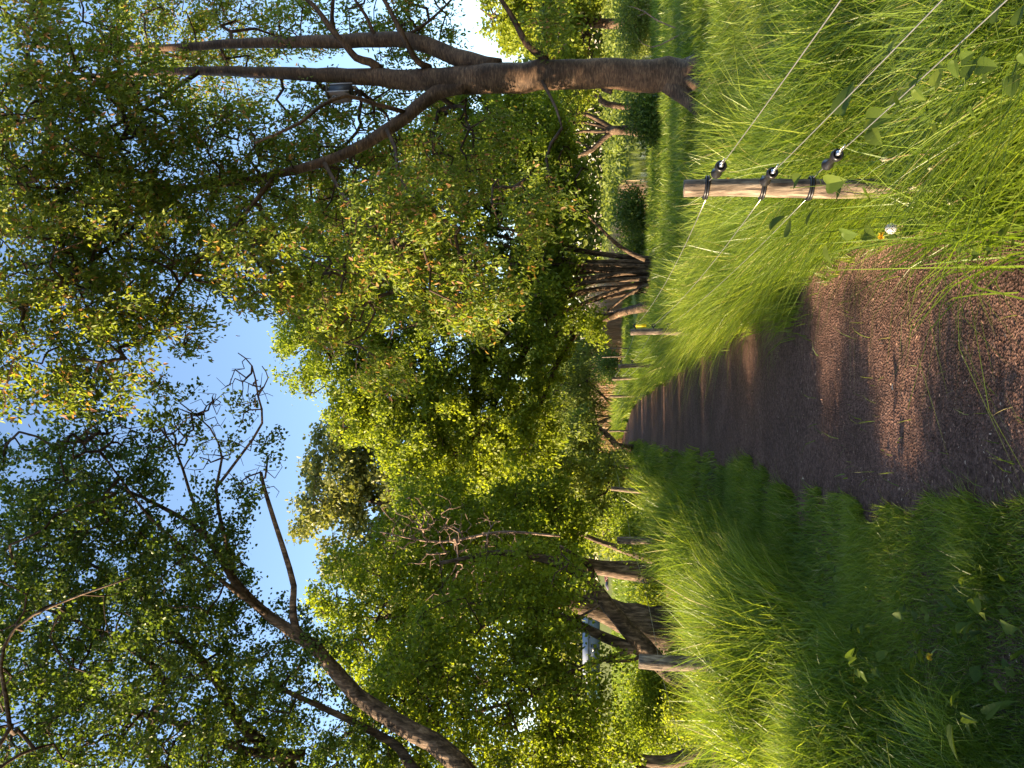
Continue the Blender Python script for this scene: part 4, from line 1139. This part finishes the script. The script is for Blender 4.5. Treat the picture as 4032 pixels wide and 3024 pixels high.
# ------------------------------------------------------------------ small plants
def leaf_plant(name, label, cat, U, V, d, Uh, Vh, n, L, W, group=None, seed=1, mat='weed', dh=0.0):
    """stem from its foot (U,V) to its head (Uh,Vh) with broad leaves along it"""
    gr = np.random.default_rng(seed)
    a = P(U, V, d); b = P(Uh, Vh, d - dh)
    a[2] = float(gh(a[0], a[1])) - .01
    root = empty(name, tuple(a), label, cat, group)
    mid = (a + b) / 2 + [.03, 0, .03]
    c = catmull(np.array([a, mid, b]), .02)
    mb = MB(); mb.tube(c, np.linspace(.0028, .0015, len(c)), 5); 
    cs = []; ax = []
    for k in range(n):
        t = .35 + .65 * (k + gr.random() * .6) / n
        i = min(len(c) - 1, int(t * len(c)))
        an = gr.random() * 6.28
        pd = np.array([math.cos(an), math.sin(an), .35]); pl = gr.uniform(.02, .06)
        e = c[i] + pd * pl
        mb.tube(np.stack([c[i], e]), .0012, 4, False)
        cs.append(e); ax.append(unit(np.array([math.cos(an), math.sin(an), gr.uniform(-.7, .1)])))
    mb.build("stem", M['weed'], root)
    cs = np.array(cs); ax = np.array(ax); up = np.tile([0., 0, 1], (n, 1)) + gr.normal(0, .3, (n, 3))
    s = unit(np.cross(ax, up)); nn = np.cross(s, ax)
    sz = gr.uniform(.6, 1.1, n)
    # broad toothed leaf as a fan of points around the midrib
    lb = MB()
    prof = [(0, .0), (-.06, .22), (.02, .40), (.14, .47), (.20, .44), (.33, .48), (.38, .42), (.54, .40), (.60, .33), (.76, .25), (.82, .17), (1.0, 0)]
    for k in range(n):
        l = L * sz[k]; w = W * sz[k]
        for sg in (1, -1):
            pts = [cs[k] + ax[k] * l * x + s[k] * sg * w * y + nn[k] * (y * l * .22 - x * x * l * .18) for x, y in prof]
            rib = [cs[k] + ax[k] * l * x - nn[k] * (x * x * l * .18) for x in (0, .25, .5, .75, 1.0)]
            v = np.array(pts + rib); np_ = len(pts)
            idx = [(1, 0, np_), (1, np_, 2), (2, np_, 3), (3, np_, np_ + 1), (3, np_ + 1, 4), (4, np_ + 1, 5), (5, np_ + 1, 6), (6, np_ + 1, np_ + 2), (6, np_ + 2, 7), (7, np_ + 2, 8), (8, np_ + 2, np_ + 3), (8, np_ + 3, 9), (9, np_ + 3, 10), (10, np_ + 3, 11)]
            lb.add(v, t=np.array(idx), tint=float(np.clip(.5 + gr.normal(0, .2), 0, 1)))
    lb.build("leaves", M[mat], root)
    return root
GM = "garlic mustard plants around the nearest right post"
leaf_plant("garlic_mustard", "leafy weed with broad toothed leaves rising in front of the nearest right post's foot", "weed", 575, 900, 3.0, 580, 790, 9, .085, .075, GM, 1)
leaf_plant("garlic_mustard", "leafy weed with a pale sunlit leaf just left of the nearest right post", "weed", 535, 880, 3.05, 528, 762, 9, .085, .08, GM, 2)
leaf_plant("garlic_mustard", "taller weed with big drooping leaves under the wires right of the nearest post", "weed", 640, 930, 2.6, 645, 835, 9, .095, .085, GM, 3)
leaf_plant("garlic_mustard", "bushy weed of many small leaves in the lower right grass beneath the lowest wire", "weed", 690, 1010, 2.05, 694, 888, 16, .05, .045, GM, 4)
leaf_plant("garlic_mustard", "small-leaved weed sprawling at the lower right corner of the grass", "weed", 735, 1060, 1.75, 722, 960, 16, .045, .04, GM, 5)
leaf_plant("garlic_mustard", "sunlit weed climbing toward the middle wire in the lower right grass", "weed", 660, 985, 2.2, 672, 912, 12, .05, .045, GM, 6)
leaf_plant("broadleaf_weed", "broad-leaved dock plant in the shaded grass at the lower left corner", "weed", 42, 985, 3.0, 50, 950, 7, .13, .05, None, 7)
leaf_plant("broadleaf_weed", "low broad-leaved weed on the short turf near the dark grass tuft", "weed", 172, 985, 3.1, 176, 968, 6, .06, .05, None, 8)
leaf_plant("broadleaf_weed", "low bright green weed at the right edge of the mulch path", "weed", 520, 960, 3.0, 519, 915, 8, .05, .045, None, 9)
leaf_plant("broadleaf_weed", "small round-leaved seedling on the mulch right of the path", "weed", 507, 985, 2.6, 506, 945, 6, .04, .038, None, 10)
leaf_plant("broadleaf_weed", "cluster of round ivy-like leaves low in the left verge grass", "weed", 100, 880, 4.0, 102, 850, 9, .07, .065, None, 11)

def dandelion(label, foot, head, kind, seed, lf=True):
    gr = np.random.default_rng(seed)
    a = P(*foot); b = P(*head); a[2] = float(gh(a[0], a[1]))
    root = empty("dandelion", tuple(a), label, "dandelion", "dandelions at the path's right edge" if foot[0] > 400 else None)
    c = catmull(np.array([a, a * .6 + b * .4 + [gr.uniform(-.02, .05), .0, .015], a * .25 + b * .75 + [gr.uniform(0, .035), 0, .012], b]), .02)
    stalk = plain("dandelion_stalk", (.26, .17, .10) if kind == 'bare' else (.20, .25, .08), .5)
    mb = MB(); mb.tube(c, .0028, 6); mb.build("stalk", stalk, root, sm=True)
    mb = MB()
    u = unit(b - c[-3])
    if kind == 'clock':
        for k in range(260):
            d = unit(gr.normal(size=3)); mb.tube(np.stack([b + d * .004, b + d * .019]), .00022, 3, False)
            s = unit(np.cross(d, gr.normal(size=3))); e = b + d * .019
            t = np.cross(d, s)
            mb.add([e - s * .004, e + t * .003 + d * .002, e + s * .004, e - t * .003 + d * .002], [[0, 1, 2, 3]])
        mb.build("seed_head", plain("white_seed_fluff", (.62, .60, .58), .9), root)
    elif kind == 'flower':
        for k in range(110):
            d = unit(gr.normal(size=3) * [1, 1, .4] + u * .6); s = unit(np.cross(d, u + .01))
            mb.add([b - s * .0012, b + s * .0012, b + d * .016 + s * .0016, b + d * .016 - s * .0016], [[0, 1, 2, 3]])
        mb.build("flower_head", plain("yellow_petals", (.85, .55, .02), .7), root)
    else:
        for k in range(16):
            d = unit(gr.normal(size=3) - u * .3); s = unit(np.cross(d, u + .01))
            mb.add([b - s * .0015, b + s * .0015, b + d * .018], t=[[0, 1, 2]])
        mb.tube(np.stack([b - u * .006, b + u * .006]), .005, 8)
        mb.build("spent_head", plain("pale_bracts", (.42, .38, .22), .8), root)
    if lf:
        lb = MB()
        for k in range(7):
            an = gr.random() * 6.28; L = gr.uniform(.10, .18)
            d = np.array([math.cos(an), math.sin(an), 0]); s = np.array([-d[1], d[0], 0])
            L_ = []; R_ = []
            st = 12
            for j in range(st + 1):
                t = j / st; w = .022 * math.sin(math.pi * min(1, t * .85 + .08)) * (1 if j % 2 else .45)
                p = a + d * L * t + np.array([0, 0, L * (.55 * t - .5 * t * t) + .01])
                L_.append(p - s * w); R_.append(p + s * w)
            v = np.array(L_ + R_); n = st + 1
            lb.add(v, [[j, j + 1, n + j + 1, n + j] for j in range(st)], tint=float(gr.uniform(.4, .9)))
        lb.build("leaves", M['weed'], root)
dandelion("dandelion with a round white seed head beside the mulch", (548, 950, 3.1), (539.5, 891, 2.95), 'clock', 1)
dandelion("dandelion with an orange-yellow flower just left of the seed head", (545, 945, 3.15), (532, 882, 3.0), 'flower', 2, False)
dandelion("spent dandelion, tallest bare pinkish stalk bent over the right verge", (622, 990, 2.95), (608, 884, 2.80), 'bare', 3)
dandelion("spent dandelion with a reddish stalk, right of the middle bare stalk", (618, 990, 2.9), (600, 930, 2.75), 'bare', 4)
dandelion("spent dandelion with a slightly curved pale stalk between the other bare stalks", (600, 990, 2.95), (580, 912, 2.85), 'bare', 5)
dandelion("shortest spent dandelion with a pink stalk close to the mulch edge", (577, 990, 2.9), (565, 950, 2.8), 'bare', 6)
dandelion("tiny yellow flower in the shaded turf left of the path", (111, 945, 3.4), (111.5, 930, 3.35), 'flower', 7, False)
dandelion("small yellow buttercup in the grass between the two upper insulators", (590, 800, 4.2), (588, 728, 4.1), 'flower', 8, False)

# dark tuft on the short turf, and the bent tuft on the mulch
def tuft(label, U, V, d, n, h, spread, leanv, tint, seed, w=.004):
    gr = np.random.default_rng(seed)
    b = P(U, V, d); z = float(gh(b[0], b[1]))
    x = b[0] + gr.normal(0, spread, n); y = b[1] + gr.normal(0, spread, n)
    lean = gr.normal(0, .45, (n, 2)) + leanv
    v, q, tr, tt = blades(x, y, h * gr.uniform(.5, 1.1, n), np.full(n, w), lean, 4, np.clip(tint + gr.normal(0, .08, n), 0, .85), z=np.full(n, z), droop=1.2)
    o = mesh_np("grass_tuft", v, [q, tr], M['grass'], tint=tt, origin=(b[0], b[1], z)); tag(o, label, "grass tuft")
tuft("dark blue-green tuft of fine grass on the bare turf left of the path", 190, 985, 3.15, 420, .26, .05, [0.05, -.1], .08, 3, .003)
tuft("bent pale green grass tuft sprawling onto the mulch at the path's lower right edge", 540, 1000, 2.75, 60, .22, .03, [-1.3, -.3], .75, 4, .008)
tuft("long bright grass clump arching over the left verge at the picture corner", 30, 940, 3.3, 120, .42, .07, [.6, 0], .7, 5, .006)
tuft("grass clump hiding the foot of the nearest right post", 585, 985, 2.9, 520, .80, .13, [-.08, 0], .45, 16, .009)
tuft("tall grass clump with pale tips leaning over the path's right edge below the third post", 470, 760, 6.3, 500, .48, .12, [-.4, 0], .6, 6, .006)

# broad-leaved ground cover
N = 2600
y = rand_y(N, 1.8, 11, .8); side = rng.random(N) < .55
x = np.where(side, path_l(y) - .2 - 2.6 * rng.random(N) ** .9, path_r(y) + .15 + 2.2 * rng.random(N))
cl = vnoise(x, y, 1.3, 71); k = cl > .45; x = x[k]; y = y[k]; side = side[k]; n = len(x)
h = np.where(side, .03 + .12 * rng.random(n), .08 + .22 * rng.random(n))
ax = unit(np.stack([rng.normal(size=n), rng.normal(size=n), rng.normal(size=n) * .35], 1))
up = np.tile([0., 0, 1], (n, 1)) + rng.normal(0, .35, (n, 3)); s = unit(np.cross(ax, up)); nn = np.cross(s, ax)
v, q, tt = kites(np.stack([x, y, gh(x, y) + h], 1), ax, s, nn, rng.uniform(.03, .085, n), rng.uniform(.025, .06, n), .12, rng.random(n))
o = mesh_np("ground_cover", v, q, M['weed'], tint=tt); tag(o, "low broad-leaved ground cover mixed into the verge grass", "ground cover", kind="stuff")

# dry leaves on the path (a few)
for k, (U, V, d, L) in enumerate([(377, 883, 4.2, .045), (250, 962, 3.3, .05), (292, 800, 6, .04)]):
    p_ = P(U, V, d); p_[2] = float(gh(p_[0], p_[1])) + .03
    ax = unit(np.array([[math.cos(k * 2.1), math.sin(k * 2.1), .15]])); s = unit(np.cross(ax, [[0, .1, 1.]])); nn = np.cross(s, ax)
    v, q, tt = kites(p_[None], ax, s, nn, L, L * .7, .15, np.array([1.0]))
    o = mesh_np("dry_leaf", v, q, M['chips'], tint=tt, origin=tuple(p_))
    tag(o, ["pale dry leaf lying in the middle of the mulch path", "pale dry leaf at the left edge of the mulch near the camera", "small pale dry leaf on the path by the short turf"][k], "leaf")

# ------------------------------------------------------------------ person lying in the far meadow
def person():
    U, V, d = 187.5, 613, 74
    g0 = P(U, V, d); z0 = float(gh(g0[0], d))
    root = empty("person", (g0[0], d, z0), "person in a maroon top and bluish trousers lying in the far meadow", "person")
    def L(x, y, z): return np.array([g0[0] + x, d + y, z0 + z])
    skin = plain("skin", (.55, .33, .24), .6); top = plain("maroon_cloth", (.12, .035, .035), .85); tr = plain("blue_grey_trousers", (.13, .12, .19), .85); hair = plain("dark_hair", (.03, .018, .012), .7)
    me = bpy.data.meshes.new("body")
    J = {'pel': (-.05, 0, .42, .14), 'chest': (.35, .02, .50, .15), 'neck': (.58, .02, .56, .06), 'head': (.76, .02, .62, .11), 'crown': (.86, .02, .66, .08),
         'shL': (.50, -.18, .52, .065), 'elL': (.30, -.26, .35, .05), 'haL': (.12, -.22, .52, .035), 'shR': (.50, .2, .50, .065), 'elR': (.40, .3, .30, .05), 'haR': (.20, .3, .28, .035),
         'hiL': (-.10, -.10, .40, .10), 'knL': (-.52, -.12, .48, .07), 'anL': (-.90, -.10, .30, .05), 'toL': (-.98, -.10, .42, .04), 'hiR': (-.10, .1, .38, .10), 'knR': (-.50, .12, .36, .07), 'anR': (-.90, .12, .28, .05), 'toR': (-.98, .14, .40, .04)}
    ks = list(J); E = [('pel', 'chest'), ('chest', 'neck'), ('neck', 'head'), ('head', 'crown'), ('chest', 'shL'), ('shL', 'elL'), ('elL', 'haL'), ('chest', 'shR'), ('shR', 'elR'), ('elR', 'haR'), ('pel', 'hiL'), ('hiL', 'knL'), ('knL', 'anL'), ('anL', 'toL'), ('pel', 'hiR'), ('hiR', 'knR'), ('knR', 'anR'), ('anR', 'toR')]
    me.from_pydata([tuple(L(*J[k][:3]) - np.array([g0[0], d, z0])) for k in ks], [(ks.index(a), ks.index(b)) for a, b in E], [])
    me.materials.append(skin)
    o = bpy.data.objects.new("body", me); COL.objects.link(o); o.parent = root
    md = o.modifiers.new("skin", 'SKIN')
    for i, k in enumerate(ks): me.skin_vertices[0].data[i].radius = (J[k][3],) * 2
    me.skin_vertices[0].data[0].use_root = True
    ms = o.modifiers.new("sub", 'SUBSURF'); ms.levels = 1; ms.render_levels = 1
    mb = MB()
    mb.tube([L(-.12, 0, .42), L(.1, .01, .46), L(.35, .02, .5), L(.5, .02, .53), L(.57, .02, .55)], [.17, .175, .19, .17, .08], 14)
    for a, b_ in (('shL', 'elL'), ('shR', 'elR')): mb.tube([L(*J[a][:3]), L(*((np.array(J[a][:3]) * .4 + np.array(J[b_][:3]) * .6)))], [.085, .07], 10)
    mb.build("shirt", top, root, sm=True)
    mb = MB()
    for s in ('L', 'R'): mb.tube([L(*J['hi' + s][:3]), L(*J['kn' + s][:3]), L(*J['an' + s][:3])], [.125, .09, .07], 12)
    mb.build("trousers", tr, root, sm=True)
    mb = MB(); mb.tube([L(.74, .04, .60), L(.84, .04, .67), L(.93, .04, .68)], [.125, .13, .06], 12); mb.build("hair", hair, root, sm=True)
person()

# ------------------------------------------------------------------ far sheds on the meadow
def shed(name, label, U, d, W, D, H, roofh, wall, roof, cat):
    b = P(U, 600, d); z = float(gh(b[0], d)); root = empty(name, (b[0], d, z), label, cat)
    mb = MB(); mb.box((b[0], d, z + H / 2), W, D, H); w = mb.build("wall", wall, root)
    mb = MB()
    v = [[b[0] + sx * (W / 2 + .3), d + sy * (D / 2 + .3), z + H] for sx, sy in ((-1, -1), (1, -1), (1, 1), (-1, 1))] + [[b[0] - W / 2 - .3, d, z + H + roofh], [b[0] + W / 2 + .3, d, z + H + roofh]]
    mb.add(v, [[0, 1, 5, 4], [2, 3, 4, 5], [0, 3, 2, 1]], [[0, 4, 3], [1, 2, 5]]); mb.build("roof", roof, root)
    for k in range(4):
        x = b[0] - W / 2 + W * (k + .5) / 4
        mb = MB(); mb.box((x, d - D / 2 - .02, z + H * .55), W / 4 * .5, .06, H * .4); mb.build("window", plain("dark_glass", (.03, .04, .05), .2), root)
shed("low_building", "pale low building with small windows beyond the meadow on the left", 118, 132, 10, 5, 2.0, 1.0, plain("pale_wall", (.13, .15, .16), .8), plain("grey_roof", (.22, .25, .30), .7), "building")
shed("teal_shed", "small teal shed half hidden by leaves beyond the meadow on the left", 79, 128, 2.6, 2.2, 1.7, .4, plain("teal_wall", (.07, .17, .20), .7), plain("teal_roof", (.08, .16, .19), .7), "shed")
print("done")
